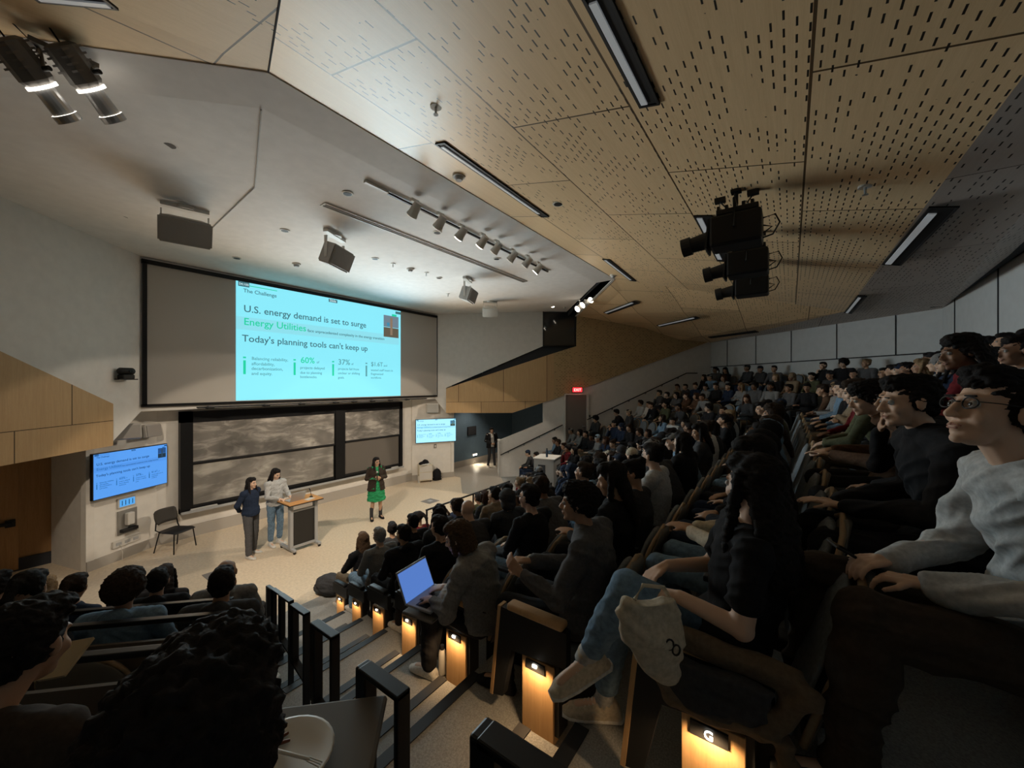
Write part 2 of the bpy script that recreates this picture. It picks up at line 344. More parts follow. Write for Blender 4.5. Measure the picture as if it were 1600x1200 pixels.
def make_person(base, vox=.011, over=None, sleeve='long', bottom='trousers', loose=1.0, hood=False, seed=0, face=True, wr=.006, female=False, collar=False, openfront=False, wfq=9):
    P = dict(base); P.update(over or {})
    J = {k: Vector(v) for k, v in P.items() if isinstance(v, tuple)}
    fx = (J['shR']-J['shL']).normalized(); 
    HM = Matrix.Translation(J['hed']) @ Euler((R(P['pitch']), R(P['roll']), R(P['yaw'])), 'XYZ').to_matrix().to_4x4()
    w = .93 if female else 1.0
    spine = [J['pel']-Vector((0, 0, .07)), J['pel'], J['wai'], J['che'], (J['shL']+J['shR'])/2, J['nek']]
    def torso(bm, inf, cut=None, low=0):
        rr = [(.150, .120), (.170, .128), (.140*w, .108), (.158*w, .116), (.150*w, .085), (.062, .060)]
        secs = []
        for i, p in enumerate(spine):
            if cut and i >= cut: break
            a = spine[max(0, i-1)]; b = spine[min(len(spine)-1, i+1)]; up = (b-a).normalized()
            x = (fx-up*fx.dot(up)).normalized(); y = up.cross(x)
            g = inf if i < 5 else inf*.55
            secs.append((p, rr[i][0]+g, rr[i][1]+g, x, y))
        if cut: secs = secs[:cut]
        if low: secs = secs[low:]
        loft(bm, secs, 18)
        if not cut:
            for s in ('shL', 'shR'): capsule(bm, J['nek']-Vector((0, 0, .03)), J[s], .045+inf*.6, .055+inf)
    def arms(bm, inf, to=1.0):
        for s in 'LR':
            sh, e, wq = J['sh'+s], J['el'+s], J['wr'+s]
            if to <= .5:
                capsule(bm, sh, sh.lerp(e, .62), .057*w+inf, .050*w+inf*1.3)
            else:
                capsule(bm, sh, e, .055*w+inf, .042*w+inf)
                capsule(bm, e, wq.lerp(e, .10), .042*w+inf, .028+inf*.8)
    def legs(bm, inf, short=0):
        for s in 'LR':
            h, k, a = J['hp'+s], J['kn'+s], J['an'+s]
            capsule(bm, h, k, .088+inf, .058+inf)
            capsule(bm, k, k.lerp(a, .4), .057+inf, .055+inf); capsule(bm, k.lerp(a, .4), a.lerp(k, .05+short), .054+inf, .036+inf*1.5)
    out = {}
    bm = bmesh.new(); torso(bm, 0); arms(bm, 0); legs(bm, 0)
    capsule(bm, J['nek']-Vector((0, 0, .02)), HM @ Vector((0, -.015, -.06)), .056*w, .052*w)
    head_prims(bm, HM, 1, female)
    hand(bm, J['wrL'], J['hdL'], J['pnL'], 1 if P.get('sL', 1) > 0 else -1, P['curl']); hand(bm, J['wrR'], J['hdR'], J['pnR'], -1 if P.get('sR', 1) > 0 else 1, P['curl'])
    for s in 'LR':
        td = J['toe'+s].normalized(); capsule(bm, J['an'+s]+Vector((0, 0, -.03)), J['an'+s]+td*.12+Vector((0, 0, -.055)), .035, .028)
    out['body'] = remesh(bm, vox, 2, name='person body')
    # top garment
    bm = bmesh.new(); torso(bm, .016*loose+.004); arms(bm, .011*loose+.003, .5 if sleeve == 'short' else 1)
    if hood: ell(bm, J['nek']+Vector((0, -.07, .0)), (.10, .055, .06))
    if collar: loft(bm, [(J['nek']+Vector((0, 0, -.02)), .085, .08, (1, 0, 0), (0, 1, 0)), (J['nek']+Vector((0, -.01, .035)), .07, .068, (1, 0, 0), (0, 1, 0))], 16)
    out['top'] = remesh(bm, vox*1.1, 2, wr, wfq, seed, name='top')
    bm = bmesh.new()
    if bottom == 'skirt':
        up = Vector((0, 0, 1)); pl = J['pel']
        loft(bm, [(pl+up*.12, .155, .125, (1, 0, 0), (0, 1, 0)), (pl, .19, .15, (1, 0, 0), (0, 1, 0)), (pl-up*.45, .25, .2, (1, 0, 0), (0, 1, 0))], 24)
        out['trousers'] = remesh(bm, vox*1.1, 1, .02, 12, seed, name='skirt')
    else:
        torso(bm, .010, 3); legs(bm, .014*loose, .0 if bottom == 'trousers' else .12)
        out['trousers'] = remesh(bm, vox*1.1, 2, wr*.7, wfq, seed+3, name='trousers')
    for s in 'LR':
        bm = bmesh.new(); a = J['an'+s]; td = J['toe'+s].normalized(); sd = td.cross(Vector((0, 0, 1))).normalized(); up = sd.cross(td).normalized()
        z0 = a-up*.09 if True else a
        secs = []
        for q, wd_, hh in ((-.075, .026, .05), (-.055, .037, .075), (.0, .040, .085), (.06, .043, .065), (.12, .048, .05), (.165, .042, .038), (.19, .022, .022)):
            secs.append((z0+td*q+up*(hh*.55), wd_, hh*.55, sd, up))
        loft(bm, secs, 14); capsule(bm, a-up*.05, a-up*.0, .045, .046)
        # sole
        secs = []
        for q, wd_ in ((-.085, .02), (-.07, .036), (0, .040), (.1, .050), (.17, .044), (.2, .02)):
            secs.append((z0+td*q+up*.012, wd_, .016, sd, up))
        loft(bm, secs, 12)
        out['shoe'+s] = remesh(bm, min(vox, .008), 1, name='shoe')
    out['HM'] = HM; out['J'] = J
    return out

# hair, eyes, glasses, hats in head space
HAIR = {}
def hair_mesh(kind, vox=.009):
    key = (kind, vox)
    if key in HAIR: return HAIR[key]
    bm = bmesh.new(); e = lambda c, r: ell(bm, c, r)
    cap = lambda g=0: (e((0, -.030, .042), (.083+g, .094+g, .084+g)), e((0, .018, .082), (.066+g, .070+g*.5, .042+g)), [e((s*.062, -.030, .012), (.021+g, .055+g, .055)) for s in (-1, 1)])
    wr, wf = .006, 40
    if kind == 'short': cap(); e((0, -.06, -.03), (.062, .045, .05))
    elif kind == 'swept': cap(.004); e((0, .045, .098), (.062, .048, .026)); e((0, -.06, -.03), (.062, .045, .05)); wr = .009
    elif kind == 'curly': cap(.014); e((0, .03, .10), (.07, .055, .035)); e((0, -.07, -.02), (.07, .05, .06)); wr, wf = .009, 60
    elif kind == 'afro': cap(.035); e((0, -.05, .03), (.115, .11, .11)); wr, wf = .009, 70
    elif kind in ('long', 'longfront'):
        cap(.004)
        X, Y = (1, 0, 0), (0, 1, 0)
        loft(bm, [((0, -.055, .06), .080, .06, X, Y), ((0, -.062, -.03), .088, .055, X, Y), ((0, -.085, -.14), .10, .045, X, Y), ((0, -.10, -.26), .095, .035, X, Y), ((0, -.10, -.34), .07, .02, X, Y)], 16)
        for s in (-1, 1):
            capsule(bm, (s*.078, -.01, .04), (s*.088, -.005 if kind == 'long' else .02, -.10), .022, .026)
            capsule(bm, (s*.088, -.005 if kind == 'long' else .02, -.10), (s*.095, .0 if kind == 'long' else .05, -.24), .026, .018)
        wr, wf = .007, 30
    elif kind == 'bob':
        cap(.006); X, Y = (1, 0, 0), (0, 1, 0)
        loft(bm, [((0, -.045, .06), .085, .075, X, Y), ((0, -.05, -.04), .100, .075, X, Y), ((0, -.055, -.11), .095, .065, X, Y)], 16)
        for s in (-1, 1): capsule(bm, (s*.078, .01, .05), (s*.086, .02, -.08), .022, .022)
    elif kind == 'bun': cap(.002); e((0, -.10, .09), (.042, .042, .042)); e((0, -.06, -.02), (.06, .045, .04))
    elif kind == 'pony': cap(.002); capsule(bm, (0, -.12, .06), (0, -.17, -.03), .028, .03); capsule(bm, (0, -.17, -.03), (0, -.155, -.20), .03, .012)
    elif kind == 'locs':
        cap(.01)
        rnd = random.Random(3)
        for i in range(34):
            a = math.pi*(.15+1.7*rnd.random())+math.pi/2-math.pi*.0; x, y = math.sin(a*1)*.085, -abs(math.cos(a))*.09
            z = .02+.08*rnd.random(); capsule(bm, (x*.9, y*.9, z), (x*1.35, y*1.5-.02, z-.13), .012, .012, 6); capsule(bm, (x*1.35, y*1.5-.02, z-.13), (x*1.3, y*1.4, z-.24), .012, .009, 6)
    elif kind == 'hood':
        e((0, -.03, .03), (.105, .115, .11)); e((0, -.05, -.06), (.105, .09, .08)); wr, wf = .006, 14
    elif kind == 'cap':
        e((0, -.020, .062), (.086, .100, .062)); loft(bm, [((0, .06, .058), .070, .008, (1, 0, 0), (0, 0, 1)), ((0, .11, .054), .062, .007, (1, 0, 0), (0, 0, 1)), ((0, .145, .046), .035, .006, (1, 0, 0), (0, 0, 1))], 14); wr = 0
    elif kind == 'beanie':
        e((0, -.022, .060), (.089, .102, .082)); e((0, -.02, .035), (.090, .103, .03)); wr, wf = .004, 50
    HAIR[key] = remesh(bm, vox, 1, wr, wf, 1, kind+' hair'); return HAIR[key]
def simple_mesh(name, fn, mats, smooth=True):
    bm = bmesh.new(); fn(bm); bmesh.ops.recalc_face_normals(bm, faces=bm.faces); me = bpy.data.meshes.new(name); bm.to_mesh(me); bm.free()
    for m in mats: me.materials.append(m)
    if smooth:
        for p in me.polygons: p.use_smooth = True
    return me
M_eyew = mat('eye white', (.42, .40, .38), .5); M_iris = mat('dark iris', (.02, .012, .008), .2)
M_lip = mat('lip skin', (.36, .17, .125), .5)
def _eye(bm): ell(bm, (0, 0, 0), (.0125, .0125, .0125))
EYE_ME = simple_mesh('eye', _eye, [M_eyew, M_iris])
for p in EYE_ME.polygons:
    c = p.center
    if c.y > .0095: p.material_index = 1
BROW_ME = simple_mesh('eyebrow', lambda b: capsule(b, (-.017, 0, -.001), (.017, -.004, 0), .0035, .0028, 8), [])
LIP_ME = simple_mesh('mouth', lambda b: (capsule(b, (-.020, -.004, 0), (0, .0035, .0015), .0022, .0048, 8), capsule(b, (.020, -.004, 0), (0, .0035, .0015), .0022, .0048, 8), capsule(b, (-.012, -.001, -.007), (.012, -.001, -.007), .0042, .0042, 8)), [M_lip])
def _glasses(b):
    for s in (-1, 1):
        pts = [(s*.034+.023*math.cos(a), .0945-.006*abs(math.cos(a)), .003+.016*math.sin(a)) for a in [i*math.pi/8 for i in range(17)]]
        tube(b, pts, .0021, 6); tube(b, [(s*.057, .088, .008), (s*.078, .06, .010), (s*.083, -.01, .012)], .0016, 6)
    tube(b, [(-.012, .096, .006), (.012, .096, .006)], .0021, 6)
GLASS_ME = simple_mesh('glasses', _glasses, [M_blackp])
def clone_obj(name, me, m, parent, M=None):
    o = bpy.data.objects.new(name, me); C.objects.link(o)
    if m is not None:
        if len(me.materials) == 0: me.materials.append(None)
        o.material_slots[0].link = 'OBJECT'; o.material_slots[0].material = m
    o.parent = parent
    if M is not None: o.matrix_local = M
    return o
SKINS = [(.50, .31, .21), (.42, .25, .16), (.60, .40, .29), (.22, .12, .075), (.34, .19, .12)]
def skin(i): return mat('skin tone '+'abcde'[i], SKINS[i], .55, spec=.35)
HC = dict(black=(.010, .008, .008), brown=(.028, .017, .011), blond=(.20, .135, .075), grey=(.22, .21, .20), auburn=(.05, .022, .012), lightbrown=(.075, .045, .026))
def hairmat(c): return mat(c+' hair', HC[c], .8, kind='hair', spec=.2)
CC = dict(black=(.014, .014, .016), charcoal=(.045, .046, .05), navy=(.018, .028, .055), grey=(.20, .20, .20), white=(.62, .61, .58), cream=(.50, .44, .34), olive=(.075, .08, .045), maroon=(.12, .012, .016),
    blue=(.10, .17, .30), denim=(.14, .22, .31), tan=(.22, .165, .11), brown=(.09, .05, .03), green=(.03, .30, .12), red=(.22, .018, .02), lightgrey=(.42, .43, .43), khaki=(.16, .125, .085), darkbrown=(.045, .034, .026), mustard=(.45, .28, .08), lightblue=(.35, .45, .55), darkgrey=(.09, .09, .095))
def cloth(c, kind='cloth'): return mat(c+(' denim' if kind == 'denim' else ' cloth'), CC[c], .9, kind=kind, spec=.15)
WORD = dict(darkgrey='dark grey', lightgrey='light grey', lightblue='light blue', lightbrown='light brown')
def cw(c): return WORD.get(c, c)
def put_person(PM, loc, rz, label, group=None, skin_i=0, hair='short', hc='black', top='black', bot='black', shoe='black', glasses=False, names=('shirt', 'trousers'), face=True, hvox=.009, k=1.0, botkind='cloth'):
    body = bpy.data.objects.new('person', PM['body']); C.objects.link(body)
    if len(PM['body'].materials) == 0: PM['body'].materials.append(None)
    body.material_slots[0].link = 'OBJECT'; body.material_slots[0].material = skin(skin_i)
    body.location = loc; body.rotation_euler = (0, 0, rz); body.scale = (k, k, k)
    tag(body, label, 'person', group)
    clone_obj(names[0], PM['top'], cloth(top), body); clone_obj(names[1], PM['trousers'], cloth(bot, botkind), body)
    clone_obj('shoe', PM['shoeL'], cloth(shoe), body); clone_obj('shoe', PM['shoeR'], cloth(shoe), body)
    HM = PM['HM']
    if hair:
        if hair in ('cap', 'beanie', 'hood'):
            clone_obj({'cap': 'baseball_cap', 'beanie': 'beanie', 'hood': 'hood'}[hair], hair_mesh(hair, hvox), cloth(hc if hc in CC else 'black'), body, HM)
            if hair != 'hood': clone_obj('hair', hair_mesh('short', hvox), hairmat('black'), body, HM)
        else: clone_obj('hair', hair_mesh(hair, hvox), hairmat(hc), body, HM)
    if face:
        for s in (-1, 1):
            clone_obj('eye', EYE_ME, None, body, HM @ Matrix.Translation((s*.031, .0765, .001)))
            clone_obj('eyebrow', BROW_ME, hairmat(hc if hc in HC else 'black'), body, HM @ Matrix.Translation((s*.031, .092, .024)))
        clone_obj('mouth', LIP_ME, None, body, HM @ Matrix.Translation((0, .0905, -.0625)))
    if glasses: clone_obj('glasses', GLASS_ME, None, body, HM)
    return body
# ------------------------------------------------------------ room shell
SD = 21.5; DD = -9.1   # right splayed wall: X+Y=SD; left splayed wall: X-Y=DD
CX = 12.4              # the hall is symmetrical about X = 6.2
def poly(name, pts, m, th=.08, nrm=(0, 0, 1), kind='structure', label=None):
    o = mk(name, lambda b: prism(b, pts, nrm, th), m)
    if kind: o['kind'] = kind
    return o
def W(X, Y, z): return Vector((X, Y, z))
ROWN = 'ABCDEFGHIJ'
S = [5.6, 4.7, 3.8, 2.9, 2.0, 1.1, .2, -.7, -1.6, -2.3]
FZ = [0, .37, .73, 1.08, 1.43, 1.77, 2.10, 2.42, 2.75, 3.05]
def fz(Ye):
    for r in range(10):
        if Ye > (S[r+1]+.62 if r < 9 else -99): return FZ[r]
AL = lambda Y: .30+.34*Y         # left edge of the left aisle
AR = lambda Y: 1.42+.33*Y        # right edge of the left aisle
# ceilings
z1 = lambda Y: 5.75+.237*Y
A_, C_ = W(1.65, 4.1, 6.722), W(10.75, 4.1, 6.722)
F_, FL = W(12.5, -1.1, 5.489), W(-.1, -1.1, 5.489)
W1, W1L = W(14.4, 7.1, 6.49), W(-2.0, 7.1, 6.49)
P2 = at(1006, 513, s=SD); P3 = at(1060, 531, s=SD); P4 = W(18.7, 2.8, 5.5); P5 = W(13.05, -2.85, 5.45); P6 = W(9.2, -2.85, 5.74)
mir = lambda p: W(CX-p.x, p.y, p.z)
def surf(name, tris, m, th=.06):
    def f(b):
        for t in tris: prism(b, t, (0, 0, 1), th)
    o = mk(name, f, m); return struct(o)
surf('ceiling_audience', [(A_, C_, F_, FL)], M_ceil)
surf('ceiling_right', [(C_, W1, P2, F_), (F_, P2, P3), (F_, P3, P4)], M_ceil_r)
surf('ceiling_left', [tuple(mir(p) for p in t) for t in [(C_, W1, P2, F_), (F_, P2, P3), (F_, P3, P4)]], M_ceil_r)
surf('ceiling_rear', [(F_, P4, P5), (FL, F_, P5, P6), (FL, P6, mir(P6)), (FL, mir(P6), mir(P5)), (FL, mir(P5), mir(P4))], M_ceil_b)
zw = lambda Y: 6.66-(Y-4.6)*.04
INL, INR = W(1.80, 4.6, 6.66), W(10.6, 4.6, 6.66); INWL = W(-1.75, 7.47, 6.44)
surf('ceiling_stage', [(INL, INR, W(10.2, 11.3, zw(11.3)), W(2.2, 11.3, zw(11.3))), (INR, W(14.15, 7.45, 6.66), W(13.6, 8.0, 6.64), W(10.2, 11.3, zw(11.3))), (W(10.2, 11.3, zw(11.3)), W(10.2, 11.9, 6.39), W(2.2, 11.9, 6.39), W(2.2, 11.3, zw(11.3))), (INL, W(2.2, 11.3, zw(11.3)), INWL)], M_cwhite)
surf('ceiling_stage_edge', [(W(1.65, 4.1, 6.71), W(10.75, 4.1, 6.71), INR, INL), (W(1.65, 4.1, 6.71), INL, INWL, W(-2.05, 7.12, 6.485))], M_cwhite)
def strip(name, a, b, za0, za1, zb0, zb1, m, th=.05):
    n = Vector((b[1]-a[1], a[0]-b[0], 0)); n = -n if n.dot(Vector((6.2, 9, 0))-Vector((a[0], a[1], 0))) < 0 else n
    return poly(name, [W(*a, za0), W(*b, zb0), W(*b, zb1), W(*a, za1)], m, th, n)
struct(mk('trim_10', lambda bm: tube(bm, [A_+Vector((0, 0, -.004)), FL+Vector((0, 0, -.004))], .008, 6), M_seam))
strip('ceiling_fascia', (10.65, 4.5), (14.2, 7.35), 6.66, 6.76, 6.66, 6.50, M_dark)
poly('trim_1', [C_+Vector((0, .0, -.02)), W1+Vector((0, 0, -.02)), W1+Vector((-.05, .06, -.02)), C_+Vector((-.05, .06, -.02))], M_offw, .02)
def wpl(px, py, dz=0):
    r = ray(px, py); t = (3.144+dz)/(r.z+.04*r.y); p = r*t; p.z += EYE; return p
# joints in the stage ceiling
for a, b, mm in (((408, 170), (398, 292), M_spkc), ((398, 292), (330, 357), M_spkc), ((0, 153), (150, 171), M_seam)):
    p, q = wpl(*a), wpl(*b); p.z -= .012; q.z -= .012
    if a[0] == 0: p = p + (p-q)*.5
    struct(mk('trim_2', lambda bm: (tube(bm, [p, q], .008 if mm is M_spkc else .014, 6)), mm))
# front wall
T = .12
poly('wall_front', [W(2.3, 11.8, 0), W(9.9, 11.8, 0), W(9.9, 11.8, 6.45), W(2.3, 11.8, 6.45)], M_wwhite, T, (0, 1, 0))
LN = Vector((.68, -1.32, 0)).normalized(); LP0, LP1 = Vector((1.25, 11.2, 0)), Vector((2.5, 11.844, 0))
poly('wall_left', [LP0, LP1, LP1+Vector((0, 0, 6.45)), LP0+Vector((.3, .15, 6.45)), LP0+Vector((.23, .12, 2.6)), LP0+Vector((0, 0, 2.6))], M_wwhite, T, -LN)
poly('wall_left_return', [LP0, W(.9, 12.4, 0), W(.9, 12.4, 2.9), LP0+Vector((0, 0, 2.9))], M_wwhite, T, (1, .3, 0))
RN = Vector((-.5, -.87, 0)).normalized(); RP0, RP1 = Vector((9.75, 11.75, 0)), Vector((11.15, 10.9, 0)); RN = Vector((RP0.y-RP1.y, RP1.x-RP0.x, 0)).normalized()*-1
poly('wall_right', [RP0, RP1, RP1+Vector((0, 0, 2.6)), RP1+Vector((-.3, .18, 6.45)), RP0+Vector((0, 0, 6.45))], M_wwhite, T, -RN)
poly('wall_right_return', [RP1, W(11.45, 11.95, 0), W(11.45, 11.95, 2.9), RP1+Vector((0, 0, 2.9))], M_wwhite, T, (-1, .3, 0))
poly('wall_entry_blue', [W(11.3, 11.9, 0), W(16.5, 11.9, 0), W(16.5, 11.9, 4.6), W(11.3, 11.9, 4.6)], M_blue, T, (0, 1, 0))
boxo('baseboard_entry', (13.4, 11.88, .14), (4.0, .03, .28), M_base)['kind'] = 'structure'
poly('wall_entry_end', [W(16.5, 12, 0), W(16.5, 5, 0), W(16.5, 5, 4.6), W(16.5, 12, 4.6)], M_blue, T, (1, 0, 0))
poly('ceiling_entry', [W(11.2, 12, 2.9), W(11.2, 11, 2.9), W(14, 7.6, 4.6), W(16.6, 5, 4.6), W(16.6, 12, 4.6)], M_cwhite, .1)
poly('ceiling_entry', [W(1.2, 12.5, 2.9), W(1.2, 11.2, 2.9), W(-2, 7.2, 2.9), W(-6, 9, 2.9), W(-6, 12.5, 2.9)], M_cwhite, .1)
# baseboards of the stage
struct(boxo('baseboard_front', (6.1, 11.77, .14), (7.4, .04, .28), M_base))
struct(mk('baseboard_left', lambda b: prism(b, [LP0+LN*.0, LP1+LN*.0, LP1+Vector((0, 0, .2)), LP0+Vector((0, 0, .2))], LN, .03), M_base))
struct(mk('baseboard_right', lambda b: prism(b, [RP0, RP1, RP1+Vector((0, 0, .2)), RP0+Vector((0, 0, .2))], RN, .03), M_base))
# white screen housing over the boards
struct(mk('wall_screen_housing', lambda b: prism(b, [W(1.8, 11.14, 3.12), W(10.6, 11.14, 3.12), W(10.6, 11.14, 6.45), W(1.8, 11.14, 6.45)], (0, 1, 0), .66), M_white))
# upper splayed walls
poly('wall_left_upper', [W(1.48, 10.58, 2.52), W(2.05, 11.15, 3.15), W(2.05, 11.15, 6.45), W(-2, 7.1, 6.5), W(-6.3, 2.8, 5.6), W(-6.3, 2.8, 2.52)], M_white, T, (-1, 1, 0))
poly('wall_left_lower', [W(.05, 9.15, 0), W(-6.3, 2.8, 0), W(-6.3, 2.8, 2.6), W(.05, 9.15, 2.6)], M_white, T, (-1, 1, 0))
hs = lambda px, py: at(px, py, s=SD)
poly('wall_right_upper', [W(10.35, 11.15, 3.15), hs(697, 645), hs(697, 606), hs(848, 541), hs(848, 480)+Vector((0, 0, .05)), W(10.35, 11.15, 6.45)], M_white, T, (1, 1, 0))
N_R = Vector((1, 1, 0))/math.sqrt(2)
poly('trim_3', [p+N_R*.12 for p in (hs(690, 612), hs(848, 541), hs(902, 541), hs(870, 552), hs(705, 608))], M_dark, .05, (1, 1, 0))
q1 = hs(849, 624)
poly('wall_right_lower', [W(12.14, 9.36, 0), W(12.14, 9.36, at(778, 688, s=SD).z), hs(849, 660), hs(849, 624), hs(1110, 533), W(18.7, 2.8, 5.5), W(18.7, 2.8, 0)], M_white, T, (1, 1, 0))
poly('wall_parapet_end', [W(12.14, 9.36, 0), W(12.62, 9.84, 0), W(12.62, 9.84, 1.42), W(12.14, 9.36, 1.42)], M_white, .1, (1, -1, 0))
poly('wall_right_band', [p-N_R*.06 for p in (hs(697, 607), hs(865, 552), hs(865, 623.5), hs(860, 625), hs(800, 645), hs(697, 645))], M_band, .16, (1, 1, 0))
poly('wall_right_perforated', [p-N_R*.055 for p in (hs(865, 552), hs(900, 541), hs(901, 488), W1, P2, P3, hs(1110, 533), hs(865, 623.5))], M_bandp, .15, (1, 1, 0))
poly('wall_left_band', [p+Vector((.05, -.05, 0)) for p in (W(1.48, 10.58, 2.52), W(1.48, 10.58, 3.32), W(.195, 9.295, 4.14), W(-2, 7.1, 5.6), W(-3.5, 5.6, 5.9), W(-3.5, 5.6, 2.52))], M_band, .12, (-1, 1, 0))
# projection booth window in the right wall
bw = thing('booth_window', hs(874, 541), 'dark glazed projection booth window above the wood wall beside the stage ceiling', 'window')
def put(o, par):
    o.parent = par; o.matrix_parent_inverse = Matrix.Translation(-Vector(par.location)) if par.rotation_euler.z == 0 else (Matrix.Translation(par.location) @ Euler((0, 0, par.rotation_euler.z)).to_matrix().to_4x4()).inverted(); return o
c4 = [hs(849, 484), hs(900, 481), hs(900, 541), hs(849, 541)]
put(mk('glass', lambda b: prism(b, [p+N_R*.05 for p in c4], N_R, .02), M_glass), bw)
def _bwf(b):
    for i in range(4): tube(b, [c4[i]+N_R*.02, c4[(i+1) % 4]+N_R*.02], .035, 4)
put(mk('frame', _bwf, M_blackp), bw)
struct(mk('wall_booth_back', lambda b: prism(b, [p+N_R*.16 for p in c4], N_R, .04), M_dark))
# rear walls
def rearwall(side):
    m = (lambda x, y, z: W(x, y, z)) if side > 0 else (lambda x, y, z: W(CX-x, y, z))
    nm = 'right' if side > 0 else 'left'
    poly('wall_rear_'+nm, [m(18.7, 2.8, 0), m(13.05, -2.85, 0), m(13.05, -2.85, 5.6), m(18.7, 2.8, 5.6)], M_back, T, (side, -1, 0))
    struct(mk('trim_4', lambda b: prism(b, [m(18.7, 2.8, 4.42), m(13.05, -2.85, 4.42), m(13.05, -2.85, 4.45), m(18.7, 2.8, 4.45)], (-side, 1, 0), .03), M_seam))
    for d in (1.0, 2.5, 4.0, 5.53, 7.05):
        x = 18.7-d*.7071; y = 2.8-d*.7071; p = m(x, y, 4.45)
        struct(mk('trim_5', lambda b: box(b, p+Vector((-side*.008, .008, .55)), (.02, .02, 1.1)), M_seam))
rearwall(1); rearwall(-1)
poly('wall_rear', [W(-.65, -2.85, 0), W(13.05, -2.85, 0), W(13.05, -2.85, 5.6), W(-.65, -2.85, 5.9)], M_back, T, (0, -1, 0))
struct(boxo('trim_6', (6.2, -2.845, 4.43), (13.7, .03, .03), M_seam))
for x in (7.4, 10.08, 12.2): struct(boxo('trim_7', (x, -2.845, 5.1), (.02, .02, 1.35), M_seam))
struct(mk('trim_8', lambda b: prism(b, [W(5, -2.80, 5.72), W(9.2, -2.80, 5.66), W(12.8, -2.80, 5.45), W(12.8, -2.6, 5.45), W(9.2, -2.6, 5.66), W(5, -2.6, 5.72)], (0, 0, 1), .03), M_dark))
# floors
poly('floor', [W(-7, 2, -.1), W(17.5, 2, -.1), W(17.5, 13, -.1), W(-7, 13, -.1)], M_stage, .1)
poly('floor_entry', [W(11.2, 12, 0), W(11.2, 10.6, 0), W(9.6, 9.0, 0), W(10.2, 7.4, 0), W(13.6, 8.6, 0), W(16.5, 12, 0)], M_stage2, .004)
for r in range(10):
    z = FZ[r]; yf = S[r]+.62 if r else 6.63; yb = S[r+1]+.62 if r < 9 else -2.85
    h = max(z, .012)
    def pr(pts): return mk('floor_tier', lambda b: prism(b, [W(x, y, 0) for x, y in pts], (0, 0, 1), h), M_carpet)
    struct(pr([(AL(yf), yf), (CX-AL(yf), yf), (CX-AL(yb), yb), (AL(yb), yb)]))
    kf, kb = .4+1.38*yf, .4+1.38*yb
    if r == 9: kb = -3.5
    pf = ((kf-((.1+kf-.4+.4-.0)-.1)/1.34) if False else None)
    ed = lambda k: (k-(k-.30)/1.34, (k-.30)/1.34)
    a, b_ = ed(kf), ed(kb); lf, lb = ((kf-9.05)/2, (kf+9.05)/2), ((kb-9.05)/2, (kb+9.05)/2)
    if r == 9: lb = (-6.2, 2.75); b_ = (AL(-2.85), -2.85)
    struct(pr([a, lf, lb, b_])); struct(pr([(CX-p[0], p[1]) for p in (a, lf, lb, b_)]))
    if r:   # half steps and nosings in both aisles
        y0 = yf
        for sgn in (1, -1):
            fx = (lambda x: x) if sgn > 0 else (lambda x: CX-x)
            hz = (FZ[r-1]+z)/2
            x0, x1 = AL(y0)+.03, AR(y0)-.04
            cxs = (fx(x0)+fx(x1))/2; wd_ = abs(x1-x0)
            struct(boxo('floor_step', (cxs, y0+.16, hz/2), (wd_, .32, hz), M_carpet))
            struct(boxo('trim_9', (cxs, y0-.032, z+.003), (wd_, .07, .008), M_nose))
            struct(boxo('trim_9', (cxs, y0+.288, hz+.003), (wd_, .07, .008), M_nose))
# left entry: wall and wood doors
poly('wall_entry_left', [W(-6, 12.45, 0), W(1.1, 12.45, 0), W(1.1, 12.45, 3.0), W(-6, 12.45, 3.0)], M_doorwood, T, (0, 1, 0))
poly('wall_entry_left_end', [W(-6, 12.45, 0), W(-6, 8, 0), W(-6, 8, 3.0), W(-6, 12.45, 3.0)], M_white, T, (-1, 0, 0))
struct(boxo('baseboard_entry', (-2.4, 12.42, .12), (6.8, .04, .24), M_dark))
def door_leaf(x, hs_, label):
    t = thing('door_1' if hs_ > 0 else 'door_2', (x, 12.42, 0), label, 'door'); t['kind'] = 'structure'
    boxo('door_leaf', (0, -.03, 1.13), (1.0, .05, 2.18), M_doorwood, t, bev=.004)
    boxo('vision_panel', (hs_*.30, -.062, 1.55), (.11, .012, .9), M_glass, t)
    pb = boxo('push_bar', (0, -.12, .98), (.86, .05, .06), M_black, t, bev=.01)
    boxo('bar_bracket', (-hs_*.40, -.085, .98), (.13, .07, .14), M_black, t, bev=.01)
    return t
door_leaf(-.02, -1, 'dark-stained wooden door leaf with black push bar, right of the pair'); door_leaf(-1.05, 1, 'dark-stained wooden door leaf with black push bar, left of the pair')
# bright wall edge strips: exit door on the right wall
ed0, ed1 = hs(883, 690), hs(915, 690)
ez = 2.1; mid = (ed0+ed1)/2; wdt = (Vector((ed1.x, ed1.y))-Vector((ed0.x, ed0.y))).length
fl = .98
dt = thing('door_3', (mid.x-.03, mid.y-.03, fl), 'grey exit door in a pale frame below the red exit sign', 'door', rz=R(-45)); dt['kind'] = 'structure'
dh = at(899, 617, s=SD).z-fl
boxo('door_leaf', (0, -.02, dh/2), (wdt, .05, dh), mat('grey door paint', (.20, .175, .155), .6), dt)
boxo('door_frame', (wdt/2+.05, -.03, dh/2), (.09, .09, dh+.1), M_offw, dt); boxo('door_frame', (-wdt/2-.03, -.03, dh/2), (.05, .09, dh+.1), M_offw, dt); boxo('door_frame', (0, -.03, dh+.03), (wdt, .09, .06), M_offw, dt)
boxo('door_handle', (wdt*.36, -.08, 1.0), (.12, .03, .03), M_metal, dt)
ex = thing('exit_sign', at(902, 609, s=SD-.15), 'red illuminated exit sign above the grey door on the right wall', 'sign', rz=R(-45))
boxo('housing', (0, .03, 0), (.42, .07, .20), M_blackp, ex, bev=.008)
